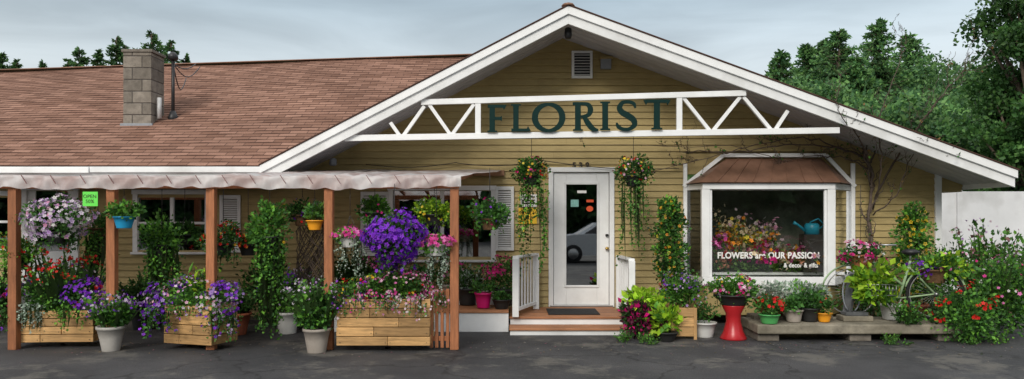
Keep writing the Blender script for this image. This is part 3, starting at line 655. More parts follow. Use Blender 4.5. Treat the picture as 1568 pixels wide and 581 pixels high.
basket(970,262,11.0,.26,.22,G_M+G_D,[(YEL,30),(RED,50),(PALEP,30)],trails=(1.25,14,.045,G_L+G_M,.7),n=1200,top=2.86,potr=.13)
def crate(cx,cy,w,dp,h,rot,nc=4,name='wooden_planter_box'):
    e=E(name); z0=.075; bh=(h-z0)/nc
    for k in range(nc):
        za=z0+k*bh; zb=za+bh-.008
        j=lambda: random.uniform(-.005,.005)
        sp=random.uniform(-.25,.25)*w
        jj=j(); box('board',-w/2+j(),sp-.002,-dp/2-.011+jj,-dp/2+.011,za,zb,pine,e); jj=j(); box('board',sp+.002,w/2+j(),-dp/2-.011+jj,-dp/2+.011,za,zb,pine,e); box('board',-w/2,w/2,dp/2-.011,dp/2+.011,za,zb,pine,e)
        box('end_board',-w/2,-w/2+.022,-dp/2+.012,dp/2-.012,za,zb,pine,e); box('end_board',w/2-.022,w/2,-dp/2+.012,dp/2-.012,za,zb,pine,e)
        for sx in (-w/2+.04,sp-.03,sp+.03,w/2-.04):
            box('nail',sx-.004,sx+.004,-dp/2-.0185,-dp/2-.010,(za+zb)/2-.02,(za+zb)/2-.012,black,e,0)
    for sx in (-1,1):
        for sy in (-1,1):
            lathe('caster',[(.012,-.02),(.028,-.015),(.028,.015),(.012,.02)],(0,0,0),black,e,14)
            o=bpy.data.objects[e.children[-1].name]; o.rotation_euler=(0,math.pi/2,0); o.location=(sx*(w/2-.1),sy*(dp/2-.08),.03)
            box('caster_fork',sx*(w/2-.1)-.02,sx*(w/2-.1)+.02,sy*(dp/2-.08)-.02,sy*(dp/2-.08)+.02,.055,.074,black,e)
    box('bottom',-w/2+.03,w/2-.03,-dp/2+.02,dp/2-.02,z0-.02+.022,z0+.02,pineend,e); box('soil',-w/2+.03,w/2-.03,-dp/2+.02,dp/2-.02,h-.1,h-.06,coir,e)
    e.location=(cx,cy,0); e.rotation_euler=(0,0,rot); return e
def place(px0,px1,py_,dfr): return SX((px0+px1)/2,dfr),dfr-12,(px1-px0)*dfr/FPX
x,y,w=place(8,142,0,9.35); crate(x,y+.28,w-.08,.5,.47,.06)
P1=E('mixed_geranium_planting'); f=Fol()
f.blob((x,y+.25,.60),(.57,.3,.25),2500,.05,G_M+G_L+G_D,k=30); f.stems((x-.05,y+.25,.5),.75,.35,46,.05,G_M+G_L,fl=(.042,RED,5,.022),base=.3)
f.flowers((x,y+.25,.62),(.58,.3,.3),70,.05,RED,k=14,sp=.08); f.flowers((x+.35,y+.15,.62),(.3,.25,.22),190,.045,PURP,k=12); f.flowers((x-.45,y+.2,.6),(.22,.2,.2),130,.045,PURP+MAG,k=8)
f.flowers((x+.1,y+.2,.85),(.4,.2,.2),80,.04,WHT+PURP+PALEP,k=10); f.trail((x-.22,y-.02,.55),.42,28,.035,SILV,.13); f.trail((x+.3,y,.52),.26,16,.04,G_L,.2); f.trail((x-.5,y,.52),.34,16,.04,G_M,.12,(.04,PURP+MAG,.15)); f.trail((x+.55,y+.05,.52),.3,12,.04,G_M,.1,(.04,PURP,.2)); f.build('foliage',P1)
x,y,w=place(240,345,0,9.15); crate(x,y+.3,w-.12,.46,.55,-.32)
P1=E('petunia_planting'); f=Fol(); f.blob((x,y+.2,.66),(.48,.34,.2),1900,.045,G_M+G_L,k=26)
for dx,sz,nn in ((-.38,.22,190),(.38,.22,180),(0,.28,50)): f.flowers((x+dx,y+.08,.60),(sz,.22,sz),nn,.05,PURP+[(.4,.25,.6)],k=14)
f.flowers((x,y+.1,.62),(.5,.35,.22),190,.042,LILAC+PALEP,k=20); f.trail((x+.38,y-.02,.52),.36,24,.04,G_M,.16,(.045,PURP+LILAC,.25)); f.trail((x-.38,y-.02,.56),.34,20,.04,G_M,.14,(.045,PURP,.25)); f.trail((x,y-.06,.55),.14,14,.035,G_L,.2)
f.stems((x+.05,y+.3,.6),.4,.15,16,.16,LIME+G_L,base=.06,wid=.3); f.build('foliage',P1)
x,y,w=place(513,660,0,9.1); crate(x,y+.28,w-.03,.5,.64,0,5)
P1=E('pink_flower_planting'); f=Fol(); f.blob((x,y+.22,.74),(.6,.32,.19),2800,.042,G_M+G_D+G_L,k=34)
f.flowers((x+.12,y+.15,.73),(.5,.33,.22),540,.036,PALEP+PINK,k=34,sp=.12); f.flowers((x-.38,y+.1,.72),(.25,.25,.18),110,.04,PURP+MAG,k=14); f.flowers((x,y+.15,.75),(.58,.3,.2),70,.04,YEL+RED,k=14)
f.trail((x+.25,y-.04,.68),.26,24,.035,G_M+SILV,.24,(.034,PALEP,.4)); f.trail((x-.15,y-.04,.67),.2,18,.035,G_M,.3,(.034,PALEP+PINK,.3)); f.trail((x-.52,y-.02,.67),.24,10,.035,G_M,.1,(.034,PURP+PALEP,.3)); f.trail((x+.62,y+.1,.7),.2,10,.035,G_M,.1,(.034,PALEP,.3)); f.build('foliage',P1)
def potted(name,px,pyb,d,r0,r1,h,mat,leaf,ph,spread,n,ls,flset=None,kind='stems',wid=1,z=None,rim=True,base=None):
    e=E(name); zz=0 if z is None else z; c=Vector((SX(px,d),d-12,zz)); pot('pot',c,r0,r1,h,mat,e,rim)
    f=Fol(); top=c+Vector((0,0,h*.95))
    if kind=='stems':
        f.stems(top,ph,spread,n,ls,leaf,fl=flset,base=base or r1*.8,wid=wid); f.blob(top+Vector((0,0,ph*.3)),(spread*.8,spread*.8,ph*.35),n*12,ls,leaf,wid=wid)
    else:
        cc=top+Vector((0,0,ph*.5)); f.blob(cc,(spread,spread,ph*.6),n,ls,leaf,wid=wid)
        for cols,nn,fs in (flset or []): f.flowers(cc,(spread,spread,ph*.6),nn,fs,cols,-.3,k=14)
    f.build('foliage',e); return e
potted('potted_salvia',170,540,9.2,.10,.155,.3,greypot,G_M+G_L,.42,.26,40,.06,(.035,PURP+LILAC,5,.03))
potted('potted_tall_grass_mix',485,540,9.1,.11,.155,.29,taupe,G_M+G_L+G_D,.62,.27,60,.06,(.035,LILAC+WHT,2,.03))
potted('potted_shrub',362,498,10.5,.13,.19,.3,terra,G_D+G_M,.35,.2,40,.06)
potted('potted_shrub',440,498,10.6,.12,.15,.3,whitepot,G_M+G_L,.55,.3,60,.05,(.035,PURP,3,.03))
potted('potted_shrub',465,470,11.2,.14,.18,.3,blackpot,G_D+G_M,.6,.35,60,.06,(.035,LILAC,3,.03))
potted('potted_geranium',285,470,10.8,.15,.2,.35,terra,G_M,.45,.25,50,.06,(.04,RED,4,.03))
potted('potted_fern',220,470,11,.14,.18,.3,blackpot,G_D,.5,.3,50,.06)
potted('potted_magenta_flowers',740,440,11,.09,.12,.22,magpot,G_M,.2,.2,12,.05,z=.31)
potted('magenta_flower_pot',772,440,11.3,.12,.17,.25,blackpot,G_M,.42,.33,900,.05,[(MAG,240,.05)],'blob',z=.31)
potted('potted_succulent',768,470,10.95,.09,.13,.14,blackpot,G_D+G_M,.14,.13,20,.05,z=.30)
potted('potted_silver_plant',716,440,11.4,.12,.15,.25,blackpot,SILV+G_M,.38,.24,46,.05,z=.31)
potted('potted_magenta_flowers',690,440,11.5,.12,.15,.3,taupe,G_M,.4,.22,500,.05,[(MAG+PINK,90,.05)],'blob',z=.31)
potted('potted_green_plant',585,440,11.3,.14,.18,.3,terra,G_M+G_D,.5,.3,50,.06,(.04,PINK,3,.03),z=.31)
potted('potted_green_plant',540,440,11.4,.14,.18,.3,blackpot,G_D,.5,.3,50,.06,z=.31)
potted('potted_green_plant',640,440,11.4,.12,.16,.25,blackpot,G_M,.4,.25,50,.06,z=.31)
for px,hh in ((-20,.9),(250,.8),(415,.9)):
    e=E('wall_shrub'); f=Fol(); c=S(px,460,11.5); f.blob((c.x,c.y,hh*.5),(.45,.3,hh*.5),1600,.06,G_D+G_M,k=24); f.stems((c.x,c.y,.0),hh*1.2,.35,20,.06,G_M,base=.2); f.build('foliage',e)
wallbox('event_poster',797,822,298,317,-.034,-.026,paperw); wallbox('sale_poster',794,822,319,343,-.034,-.026,papery)
text('poster_text','MULCH\nSALE',(SX(808,12),-.037,SZ(330,12)),.075,ink,shop,.0005); 
for k in range(3): wallbox('poster_line',800,819,301+k*5,303+k*5,-.037,-.035,ink,shop,0)
e=E('neon_paper_sign'); box('paper',SX(128,9.15),SX(151,9.15),-2.87,-2.865,SZ(316,9.15),SZ(294,9.15),paperg,e,0); text('writing','OPEN\n50%',(SX(139,9.15),-2.873,SZ(305,9.15)),.06,ink,e,.0005)
# ------------------------------------------------------------------ right side group
sl=E('stone_slab_bench'); a,b=SX(1160,9.9),SX(1478,9.9)
for k in range(2): box('slab',a+random.uniform(-.02,.02),b+random.uniform(-.05,.05),-2.15+k*.42,-1.75+k*.42,.10,.225,stone,sl,.02)
for x in (a+.15,(a+b)/2,b-.2): box('support',x-.14,x+.14,-2.08,-1.4,0,.099,block,sl,.01)
ST=.227
e=E('black_eyed_susan_vine'); c=Vector((SX(1026,10.9),-1.1,0)); pot('pot',c+Vector((0,0,.42)),.1,.15,.25,terra,e); box('stand',c.x-.16,c.x+.16,c.y-.16,c.y+.16,0,.42,pineend,e)
tubes('trellis',[([c+Vector((.16*math.cos(q),.16*math.sin(q),.6)),c+Vector((.03*math.cos(q),.03*math.sin(q),1.85))],.006) for q in (.5,2,3.6,5.2)],black,e)
f=Fol()
for zz,rr in ((.85,.22),(1.1,.27),(1.35,.28),(1.58,.24),(1.75,.16)): f.blob(c+Vector((0,0,zz)),(rr,rr*.8,.19),650,.055,G_M+G_D+G_L[:1],k=12); f.flowers(c+Vector((0,0,zz)),(rr,rr*.8,.19),26,.05,ORG+YEL,eye=(.05,.03,.02))
f.build('foliage',e)
potted('lime_potato_vine',988,500,10.35,.15,.2,.42,blackpot,LIME,.2,.26,420,.10,None,'blob',z=0)
potted('lime_potato_vine',1020,500,9.95,.1,.15,.12,blackpot,LIME+G_L,.28,.2,220,.10,None,'blob',z=0)
e=E('purple_coleus_planting'); f=Fol(); c=S(978,490,10.15); f.blob((c.x,c.y,.26),(.24,.2,.26),900,.07,PURL+MAG[:1]+G_D,k=14); f.blob((c.x+.2,c.y-.05,.12),(.18,.15,.12),350,.06,LIME+PURL,k=8); f.build('foliage',e)
e=E('wooden_plant_crate'); x=SX(1046,10.1)
for k in range(3): box('board',x-.17,x+.17,-1.95,-1.93,.04+k*.13,.16+k*.13,pine,e); box('end_board',x+.15,x+.17,-1.928,-1.65,.04+k*.13,.16+k*.13,pine,e); box('end_board',x-.17,x-.15,-1.928,-1.65,.04+k*.13,.16+k*.13,pine,e)
box('leg',x-.17,x-.13,-1.957,-1.951,0,.42,pineend,e,0); box('leg',x+.13,x+.17,-1.957,-1.951,0,.42,pineend,e,0)
f=Fol(); f.blob((x,-1.8,.6),(.3,.26,.24),1300,.045,G_M+G_L,k=20); f.flowers((x,-1.8,.6),(.32,.26,.26),110,.038,LILAC+PURP,k=14); f.stems((x,-1.8,.4),.6,.2,22,.05,G_M,base=.1); f.build('foliage',e)
potted('white_pot_plant',1078,500,10.3,.12,.16,.2,whitepot,G_M,.25,.2,300,.05,None,'blob')
e=E('red_pedestal_planter'); c=Vector((SX(1123,10.1),-1.9,0)); lathe('pedestal',[(.17,0),(.175,.02),(.13,.1),(.095,.24),(.1,.34),(.15,.44),(.15,.455)],c,redpaint,e); 
pot('bowl',c+Vector((0,0,.457)),.16,.24,.14,blackpot,e)
f=Fol(); cc=c+Vector((0,0,.68)); f.blob(cc,(.3,.25,.17),1300,.05,G_M+G_L,k=20); f.flowers(cc,(.31,.26,.18),120,.05,MAG+PALEP,k=16); f.flowers(cc,(.3,.26,.17),45,.045,YEL+WHT,k=8); f.trail(cc-Vector((0,0,.1)),.2,10,.04,G_M,.25); f.build('foliage',e)
potted('terracotta_bowl_plant',1182,500,10.45,.14,.24,.24,terra,SILV+WHT,.18,.28,700,.07,None,'blob',z=ST+.05,wid=.7)
e=E('pot_riser'); box('plank',SX(1150,10.5),SX(1270,10.5),-1.62,-1.3,ST+.0,ST+.048,stone,e)
potted('dusty_miller_planter',1228,500,10.5,.2,.26,.2,blackpot,SILV+SILV+G_L,.22,.33,1100,.065,[(WHT,25,.04)],'blob',z=ST+.05,wid=.8)
potted('impatiens_planter',1178,480,9.95,.1,.13,.12,greenpot,G_M,.22,.2,600,.05,[(RED,60,.05)],'blob',z=.23)
potted('yellow_potted_plant',1262,480,10.1,.07,.1,.12,yelpot,G_M+G_D,.16,.13,250,.05,[(RED,10,.04)],'blob',z=ST+.004)
potted('dark_leaf_pot',1240,480,10.15,.09,.13,.18,blackpot,G_D+G_M,.2,.2,300,.06,None,'blob',z=ST+.004)
potted('dark_leaf_pot',1215,480,10.1,.09,.12,.16,taupe,G_M,.16,.16,300,.06,None,'blob',z=ST+.004)
e=E('slate_garden_ornament'); c=Vector((SX(1306,10.3),-1.75,ST))
box('base',c.x-.2,c.x+.2,c.y-.12,c.y+.12,ST,ST+.07,stone,e,.01); box('base_top',c.x-.15,c.x+.15,c.y-.09,c.y+.09,ST+.07,ST+.12,slate,e,.01)
beam('upright_slate',c+Vector((-.1,0,.1)),c+Vector((0,.05,.64)),.12,.05,slate,e); tubes('hoop',[([c+Vector((-.06+.12*math.cos(q),-.05,.38+.26*math.sin(q))) for q in np.linspace(-1.2,4.3,20)],.010)],greym,e)
basket(1318,388,10.2,.28,.17,G_M+G_D,[(PALEP,60),(MAG,110),(WHT,25)],potm=cedar,potr=.17,n=1100,top=2.05,pz=.16,k=20,fs=.05)
e=E('yellow_flower_vine'); c=Vector((SX(1398,11.2),-.8,0)); pot('pot',c,.14,.2,.35,terra,e)
tubes('trellis',[([c+Vector((.18*math.cos(q),.18*math.sin(q),.2)),c+Vector((.05*math.cos(q),.05*math.sin(q),1.75))],.007) for q in (.5,2,3.6,5.2)],black,e)
f=Fol()
for zz,rr in ((.6,.25),(.95,.26),(1.2,.28),(1.45,.26),(1.62,.19)): f.blob(c+Vector((0,0,zz)),(rr,rr*.8,.2),650,.055,G_M+G_L,k=12); f.flowers(c+Vector((0,0,zz)),(rr,rr*.8,.19),34,.055,YEL,eye=(.1,.05,.02))
f.build('foliage',e)
bk=E('vintage_bicycle')
def bicycle(rw,org,yaw):
    fx=Vector((math.cos(yaw),math.sin(yaw),0)); 
    def P(x,z): return org+fx*x+Vector((0,0,z))
    def ring(cx,cz,r,t,m,nm): tubes(nm,[([P(cx+r*math.cos(a),cz+r*math.sin(a)) for a in np.linspace(0,2*math.pi,41)],t)],m,bk,8)
    W=1.04
    for cx in (0,-W):
        ring(cx,rw,rw,.019,rubber,'tyre'); ring(cx,rw,rw-.028,.009,chrome,'rim')
        tubes('spokes',[([P(cx,rw),P(cx+(rw-.03)*math.cos(a),rw+(rw-.03)*math.sin(a))],.0016) for a in np.linspace(0,2*math.pi,29)[:-1]],chrome,bk,4)
        tubes('fender',[([P(cx+(rw+.03)*math.cos(a),rw+(rw+.03)*math.sin(a)) for a in (np.linspace(.2,2.9,20))],.013)],bikem,bk); tubes('hub',[([P(cx,rw)+Vector((0,-.05,0)),P(cx,rw)+Vector((0,.05,0))],.025)],chrome,bk)
    bb=P(-.44,.27); seat=P(-.30,.78); head=P(-.82,.80); headb=P(-.86,.62); R0=P(0,rw); F0=P(-W,rw)
    tubes('frame',[([bb,seat],.018),([bb,headb],.019),([bb.lerp(seat,.35),head],.019),([bb,R0],.012),([seat.lerp(bb,.15),R0],.012),([head,headb],.02),([headb,P(-.98,.45),F0],.014)],bikem,bk,8)
    tubes('handlebar',[([head,head+Vector((0,0,.14))],.012),([head+Vector((0,-.28,.2))+fx*.22,head+Vector((0,-.24,.2)),head+Vector((0,0,.14)),head+Vector((0,.24,.2)),head+Vector((0,.28,.2))+fx*.22],.012)],chrome,bk,8)
    tubes('seat_post',[([seat,seat+Vector((0,0,.1))],.012)],chrome,bk)
    lathe('saddle',[(.05,0),(.1,.02),(.11,.05),(.06,.08)],seat+Vector((0,0,.08)),black,bk); tubes('crank',[([P(-.44,.27)-Vector((0,.06,0)),P(-.5,.12)-Vector((0,.08,0))],.009)],chrome,bk)
    lathe('chain_guard',[(.1,-.006),(.1,.006)],(0,0,0),chrome,bk); o=bk.children[-1]; o.rotation_euler=(math.pi/2,0,0); o.location=bb-Vector((0,.05,0))
bicycle(.34,Vector((SX(1432,10.2),-1.8,ST+.02)),-.3)
e=E('bicycle_basket_planter'); c=Vector((SX(1350,9.9),-1.98,.72)); 
tubes('wire_basket',[([c+Vector((sx*.19,sy*.14,zz)) for sx,sy in ((-1,-1),(1,-1),(1,1),(-1,1),(-1,-1))],.006) for zz in (-.12,-.05,.02)]+[([c+Vector((x_,-.14,-.12)),c+Vector((x_,-.14,.02))],.004) for x_ in np.linspace(-.18,.18,9)],chrome,e)
f=Fol(); f.blob(c+Vector((-.04,0,.05)),(.29,.22,.24),520,.11,LIME+G_L[:1],k=16); f.blob(c+Vector((.05,.05,-.1)),(.24,.2,.14),260,.08,G_L,k=6); f.build('foliage',e)
e=E('bicycle_rear_planter'); c=Vector((SX(1425,10.3),-1.8,.94)); pot('pot',c-Vector((0,0,.2)),.12,.16,.18,coir,e); f=Fol(); f.blob(c+Vector((.06,0,0)),(.38,.25,.17),760,.08,LIME+G_L+G_M,k=18); f.flowers(c-Vector((.2,0,.02)),(.2,.15,.12),80,.045,PURP,k=8); f.flowers(c+Vector((.1,0,.02)),(.3,.2,.15),40,.05,PINK,k=8); f.build('foliage',e)
e=E('slab_edge_fern'); f=Fol(); c=Vector((SX(1392,9.85),-2.1,.23)); f.stems(c,.34,.2,26,.05,G_M+G_L,base=.1); f.blob(c+Vector((0,0,.08)),(.2,.1,.1),260,.05,G_M+G_D,k=8); f.build('foliage',e)
potted('white_bucket',1366,480,10.35,.12,.15,.2,whitepot,G_M,.1,.1,60,.05,None,'blob',z=ST+.003)
e=E('red_geranium_shrub'); f=Fol(); c=Vector((SX(1474,9.9),-2.15,.33)); f.blob(c,(.40,.34,.36),2200,.055,G_M+G_D+G_L,k=34); f.flowers(c+Vector((0,0,.05)),(.42,.36,.38),120,.048,RED,k=17,sp=.06,zmin=-.2); f.build('foliage',e)
e=E('flowering_shrub'); f=Fol(); c=Vector((SX(1532,10.2),-1.8,.5)); f.blob(c,(.5,.4,.5),2800,.055,G_M+G_D+G_L,k=40); f.stems((c.x,c.y,.4),.8,.45,40,.06,G_M+G_L,base=.3); f.flowers(c,(.5,.42,.52),60,.05,MAG+PINK+WHT,k=22); f.build('foliage',e)
e=E('tall_perennial_clump'); f=Fol(); c=Vector((SX(1530,11.6),-.4,0)); f.stems((c.x,c.y,0),1.65,.45,44,.085,G_M+G_L+[(.24,.12,.11)],base=.4,fl=(.045,LILAC+PALEP,4,.07)); f.blob((c.x,c.y,.8),(.5,.35,.6),1500,.07,G_M+G_L+[(.2,.14,.1)],k=30); f.build('foliage',e)
e=E('garden_shrub'); f=Fol(); c=Vector((SX(1480,11.3),-.6,.55)); f.blob(c,(.6,.4,.6),2400,.06,G_M+G_D+G_L,k=34); f.flowers(c,(.6,.4,.6),80,.055,PALEP+WHT+MAG,k=16); f.build('foliage',e)
e=E('garden_shrub'); f=Fol(); c=Vector((SX(1340,11.5),-.45,.4)); f.blob(c,(.5,.3,.42),1200,.06,G_D+G_M,k=24); f.build('foliage',e)
e=E('ground_weeds'); f=Fol()
for i in range(26):
    px=random.choice([random.uniform(1360,1400),random.uniform(940,1000),random.uniform(1460,1560),random.uniform(0,500)]); d=random.uniform(9.6,10.0) if px>900 else random.uniform(11.3,11.9)
    c=Vector((SX(px,d),d-12,0)); f.stems(c,random.uniform(.06,.16),.09,7,.03,G_M+G_L,base=.03)
f.build('weeds',e)
e=E('fallen_petals'); f=Fol(); n=520; p=np.stack([R.uniform(-6.5,6.5,n),-2.2-np.abs(R.normal(size=n))*.5,np.full(n,.006)],1); f.add(LEAF_V,LEAF_T,p,np.stack([R.normal(size=n),R.normal(size=n),np.zeros(n)],1),np.tile([0,0,1.],(n,1)),R.uniform(.012,.035,n),f.cols([(.12,.1,.05),(.3,.2,.08),(.4,.15,.2),(.06,.09,.03),(.35,.32,.28)],n)); f.build('petals',e)
# ------------------------------------------------------------------ bare climbing vine
vn=E('climbing_vine'); paths=[]
def vb(pts,r0,r1,jit=.03,kids=0,kl=.5,depth=0):
    P=[np.array((q[0],q[1],q[2])) for q in pts]; Q=catmull(P,6); n=len(Q)
    Q=[q+R.normal(size=3)*jit*.35 for q in Q]; paths.append(([Vector(q) for q in Q],list(np.linspace(r0,r1,n))))
    for i in range(kids):
        k=R.randint(n//5,n); q=Q[k]; d=Q[min(k+1,n-1)]-Q[max(k-1,0)]; d=d/(np.linalg.norm(d)+1e-6); side=np.array((R.uniform(-1,1),R.uniform(-.3,.1),R.uniform(-.4,1))); v=d*.7+side*.8; v/=np.linalg.norm(v); L=kl*R.uniform(.4,1)
        rr=max(r1,.6*(r0+(r1-r0)*k/n)*.6)
        vb([q,q+v*L*.5+R.normal(size=3)*.03,q+v*L+np.array((0,0,.08*L))],rr,.0025,jit,2 if depth<1 else 0,L*.6,depth+1)
W=lambda a,b,d=11.85: S(a,b,d)
vb([Vector((SX(1335,11.6),-.4,0)),W(1338,400,11.6),W(1330,330,11.7),W(1336,270,11.8),W(1322,235,11.8)],.03,.018,.03,14,.5)
vb([W(1336,270),W(1318,240),W(1270,225),W(1200,222),W(1130,232),W(1040,232)],.016,.006,.04,12,.45)
vb([W(1322,240),W(1240,212),W(1180,218),W(1100,238),W(1000,262)],.012,.005,.04,10,.4)
vb([W(1330,250),W(1280,240),W(1240,240),W(1190,245),W(1120,225),W(900,222,11.6)],.010,.004,.05,8,.3)
vb([W(1340,300),W(1375,240,11.5),W(1410,190,11),W(1440,150,10.8),W(1478,105,10.8)],.018,.005,.03,18,.6)
vb([W(1335,320),W(1350,260,11.3),W(1345,190,10.9),W(1365,130,10.7),W(1390,60,10.7)],.014,.004,.03,12,.5)
vb([W(1335,290),W(1320,220,11.1),W(1290,180,10.7),W(1280,150,10.7)],.012,.004,.03,10,.4)
vb([W(1336,330),W(1372,300,11.5),W(1400,230,11.2),W(1430,230,10.9)],.012,.004,.03,10,.5)
tubes('branches',paths,vinebark,vn,5)
f=Fol(); pts=np.array([tuple(q) for pp,_ in paths for q in pp]); pts=pts[R.rand(len(pts))<.10]; f.leaves(pts,R.normal(size=pts.shape),.05,G_M+[(.2,.12,.04)]); f.build('sparse_leaves',vn)
# ------------------------------------------------------------------ white fence right
fe=E('white_panel_fence'); 
for k in range(7):
    x=7.4+k*2.0; box('panel',x+.01,x+1.99,4.0,4.05,.05,2.17,fencem,fe); box('post',x-.05,x+.05,3.95,4.06,0,2.2,fencem,fe)
# ------------------------------------------------------------------ parked car (seen reflected in the door glass)
car=E('parked_car'); CX,CY=3.6,-16.2
def cs(pts,yw,nm,mat,off=0):
    V=[(CX+x,CY+s*(yw(z)+off),z) for s in (-1,1) for x,z in pts]; n=len(pts); F=[tuple(range(n)),tuple(range(n,2*n))[::-1]]+[(i,(i+1)%n,n+(i+1)%n,n+i) for i in range(n)]
    return mesh(nm,V,F,mat,car,bev=.03)
cs([(-2.2,.3),(-2.27,.6),(-2.15,.9),(-1.2,1.0),(1.7,1.02),(2.2,.92),(2.3,.6),(2.2,.3)],lambda z:.9,'body',carpaint)
cs([(-1.25,1.0),(-.55,1.42),(.85,1.46),(1.65,1.02)],lambda z:.86 if z<1.1 else .66,'cabin',carpaint)
for pts in ([(-1.0,1.05),(-.5,1.36),(.05,1.39),(.05,1.05)],[(.12,1.05),(.12,1.39),(.8,1.40),(1.35,1.06)]):
    for s in (-1,1):
        yy=lambda z:(.86-(z-1.0)*.46)+.006
        mesh('side_window',[(CX+x,CY+s*yy(z),z) for x,z in pts],[(0,1,2,3)],black,car)
for wx in (-1.4,1.4):
    for s in (-1,1):
        for nm,r,t,m in (('tyre',.33,.0,rubber),('wheel',.2,.012,chrome)):
            o=lathe(nm,[(r*.9,-.1-t),(r,-.07-t),(r,.07+t),(r*.9,.1+t)],(0,0,0),m,car); o.rotation_euler=(math.pi/2,0,0); o.location=(CX+wx,CY+s*.83,.33)
for s in (-1,1): box('headlight',CX+2.22,CX+2.3,CY+s*.62-.14,CY+s*.62+.14,.66,.8,white2,car); box('taillight',CX-2.28,CX-2.2,CY+s*.62-.14,CY+s*.62+.14,.68,.84,redpaint,car)
# ------------------------------------------------------------------ trees
TC=[(.055,.14,.055),(.09,.20,.065),(.13,.26,.075)]  # distance haze is put into the leaf colour as paler greens
def conifer(x,y,h,r,n=9000,ls=.34,cols=None,name='pine_tree',t0=.08,ex=.75):
    e=E(name); cols=cols or [(.025,.07,.025),(.04,.10,.035),(.06,.13,.04)]
    lathe('trunk',[(h*.018+.05,0),(h*.012+.03,h*.5),(.02,h*.99)],(x,y,0),bark,e,10)
    f=Fol(); nb=int(n/60); br=[]
    for b in range(nb):
        t=t0+(1-t0)*(b+R.rand())/nb; z=h*t; a=R.uniform(0,6.283); L=r*(((1-t)/(1-t0) if t0>.3 else (1-t))**ex)*R.uniform(.5,1.2)+.05*r
        m=int(20+60*(1-t)/(1-t0)); s=R.uniform(0.05,1,m)[:,None]
        dr=np.array([math.cos(a),math.sin(a),0]); lift=R.uniform(-.1,.4)
        p=np.array([x,y,z])+dr*s*L+np.array([0,0,1.])*(lift*s*L-.12*L*s*s)+R.normal(size=(m,3))*np.array([1,1,.4])*L*.10
        f.leaves(p,dr[None]+R.normal(size=(m,3))*.7+np.array([0,0,.1]),ls,cols,np.full(m,R.uniform(.45,1.5))*(.7+.5*s[:,0]),wid=.7)
        br.append(([Vector((x,y,z)),Vector(tuple(np.array([x,y,z])+dr*L*.8+np.array([0,0,lift*L*.6])))],[.04,.01]))
    tubes('branches',br,bark,e,4); f.build('needles',e)
def broadleaf(x,y,h,r,n=16000,ls=.3,cols=None,name='maple_tree',k=60,low=.15):
    e=E(name); cols=cols or TC
    lathe('trunk',[(h*.03,0),(h*.022,h*.25),(h*.012,h*.6),(.03,h*.85)],(x,y,0),bark,e,12)
    f=Fol(); br=[]; cz=h*(.5+low/2); rz=h*(.5-low/2)
    d=unit(R.normal(size=(k,3))); u=R.uniform(.25,1,(k,1))**.6; cp=np.array([x,y,cz])+d*u*np.array([r,r,rz])*.85
    for q in cp:
        m=n//k; rr=r*R.uniform(.16,.32); mu=R.uniform(.45,1.5)
        p=q+unit(R.normal(size=(m,3)))*rr*R.uniform(.3,1.25,(m,1))*np.array([1,1,.6])
        f.leaves(p,R.normal(size=(m,3))+np.array([0,0,.2]),ls,cols,mu*np.ones(m))
        br.append(([Vector((x,y,max(h*.15,q[2]-r*.6-.2*h*R.rand()))),Vector(tuple(q))],[.09,.02]))
    tubes('limbs',br,bark,e,5); f.build('leaves',e)
def hz(py_,d): return SZ(py_,d)
for px,py_,d,r in ((3,82,34,1.1),(26,94,36,.9),(122,76,34,1.3),(66,96,38,.9),(104,92,36,.9),(150,78,34,1.0),(178,58,35,1.5),(232,50,34,1.5),(262,64,36,1.3),(208,76,36,1.1),(284,86,37,.9),(246,66,38,1.4),(192,70,38,1.3)):
    conifer(SX(px,d),d-12,hz(py_,d),r+.2,5200,.17,[(.04,.10,.04),(.06,.14,.045),(.09,.18,.05)],t0=.6,ex=.95)
for px,py_,d,r,kind in ((1195,82,40,3.4,0),(1236,72,42,3.4,0),(1285,48,40,3.8,0),(1345,34,42,4.2,0),(1262,64,46,3.8,0),(1392,56,44,4.4,0),(1310,90,36,3.6,0),(1440,80,42,4.4,1),(1480,85,40,4.4,1),(1400,120,34,3.8,1),(1350,140,30,3.4,1),(1220,110,36,3.8,1),(1180,125,38,3.4,1),(1455,150,30,3.4,1),(1270,130,33,3.8,1),(1420,72,48,4.5,1),(1320,70,50,5,1),(1215,95,48,4,1),(1500,110,44,4.4,1)):
    if kind==0: conifer(SX(px,d),d-12,hz(py_,d),r,20000,.25,TC,t0=.12)
    else: broadleaf(SX(px,d),d-12,hz(py_,d),r,24000,.22,k=80)
broadleaf(SX(1590,22),10,hz(-60,22),2.3,36000,.15,[(.03,.085,.02),(.045,.12,.03),(.07,.16,.035)],k=110,low=.05)
conifer(SX(1640,26),14,hz(-120,26),3.4,14000,.3,t0=.02)
broadleaf(SX(1530,24),12,hz(190,24),1.6,10000,.17,k=40,low=0.05)
e=E('distant_tree_line'); f=Fol()
for i in range(44):
    x=-75+i*3.5; hh=R.uniform(7,12); f.blob((x,55+R.uniform(-3,3),hh*.45),(3.2,2.5,hh*.5),500,.9,TC,k=14)
for i in range(40):
    x=-66+i*3.4; hh=R.uniform(5.5,8.5); f.blob((x,-42+R.uniform(-2,2),hh*.45),(3.2,2.0,hh*.55),1100,1.3,[(.03,.075,.025),(.05,.11,.035)],k=14)
f.build('trees',e)
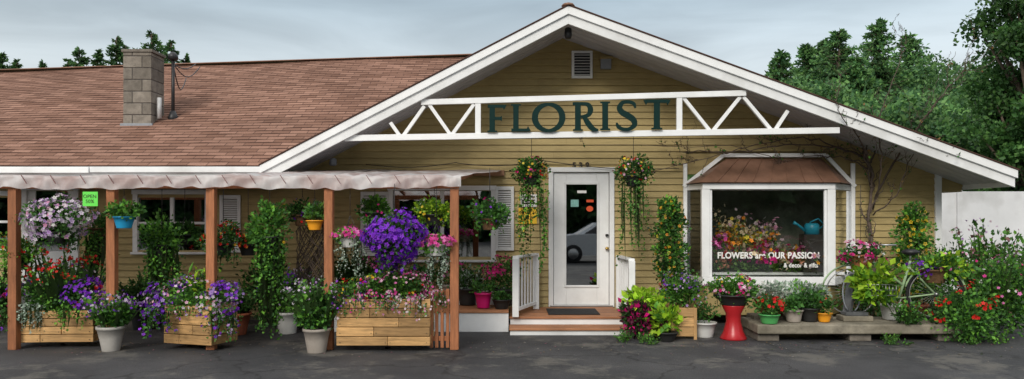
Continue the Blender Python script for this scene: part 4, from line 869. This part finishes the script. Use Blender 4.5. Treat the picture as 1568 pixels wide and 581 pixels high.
# ------------------------------------------------------------------ sky / light
ELV=32
w=bpy.data.worlds.new('World'); scene.world=w; w.use_nodes=True; N=w.node_tree.nodes; L=w.node_tree.links
bg=N['Background']; bg.inputs['Strength'].default_value=.13
sky=N.new('ShaderNodeTexSky'); sky.sky_type='NISHITA'; sky.sun_disc=False; sky.sun_elevation=math.radians(ELV); sky.sun_rotation=math.radians(200); sky.dust_density=3
tc=N.new('ShaderNodeTexCoord'); sp=N.new('ShaderNodeSeparateXYZ'); L.new(tc.outputs['Generated'],sp.inputs[0])
rp=N.new('ShaderNodeValToRGB'); el=rp.color_ramp.elements
el[0].position=0; el[0].color=(.74,.70,.64,1); el[1].position=1; el[1].color=(1,1.,1.,1)
for pos,c in ((.06,(.70,.69,.65)),(.16,(.54,.585,.60)),(.28,(.35,.43,.48)),(.5,(.75,.78,.8))):
    q=el.new(pos); q.color=(*c,1)
L.new(sp.outputs['Z'],rp.inputs[0])
mp=N.new('ShaderNodeMapping'); mp.inputs['Scale'].default_value=(1.4,1.4,7); L.new(tc.outputs['Generated'],mp.inputs['Vector'])
nz=N.new('ShaderNodeTexNoise'); nz.inputs['Scale'].default_value=2.0; nz.inputs['Detail'].default_value=7; nz.inputs['Distortion'].default_value=.5; L.new(mp.outputs[0],nz.inputs['Vector'])
mr=N.new('ShaderNodeMapRange'); mr.inputs['From Min'].default_value=.32; mr.inputs['From Max'].default_value=.68; mr.inputs['To Min'].default_value=8.8; mr.inputs['To Max'].default_value=13.0; L.new(nz.outputs['Fac'],mr.inputs['Value'])
sc=N.new('ShaderNodeVectorMath'); sc.operation='SCALE'; L.new(rp.outputs[0],sc.inputs[0]); L.new(mr.outputs[0],sc.inputs['Scale'])
mx=N.new('ShaderNodeMix'); mx.data_type='RGBA'; mx.inputs[0].default_value=.85; L.new(sky.outputs[0],mx.inputs[6]); L.new(sc.outputs[0],mx.inputs[7]); L.new(mx.outputs[2],bg.inputs['Color'])
sd=bpy.data.lights.new('sun','SUN'); sd.energy=2.2; sd.angle=math.radians(22); sd.color=(1,.94,.85); so=bpy.data.objects.new('sun',sd); COL.objects.link(so)
az=math.radians(200); elv=math.radians(ELV); dv=Vector((math.sin(az)*math.cos(elv),math.cos(az)*math.cos(elv),math.sin(elv))); so.rotation_euler=dv.to_track_quat('Z','Y').to_euler(); so.location=dv*30
cd=bpy.data.cameras.new('camera'); co=bpy.data.objects.new('camera',cd); COL.objects.link(co); co.location=(0,-12,1.6); co.rotation_euler=(math.pi/2,0,0)
cd.sensor_width=36; cd.lens=36*FPX/1568; cd.shift_y=(335-290.5)/1568; cd.clip_end=2000; scene.camera=co
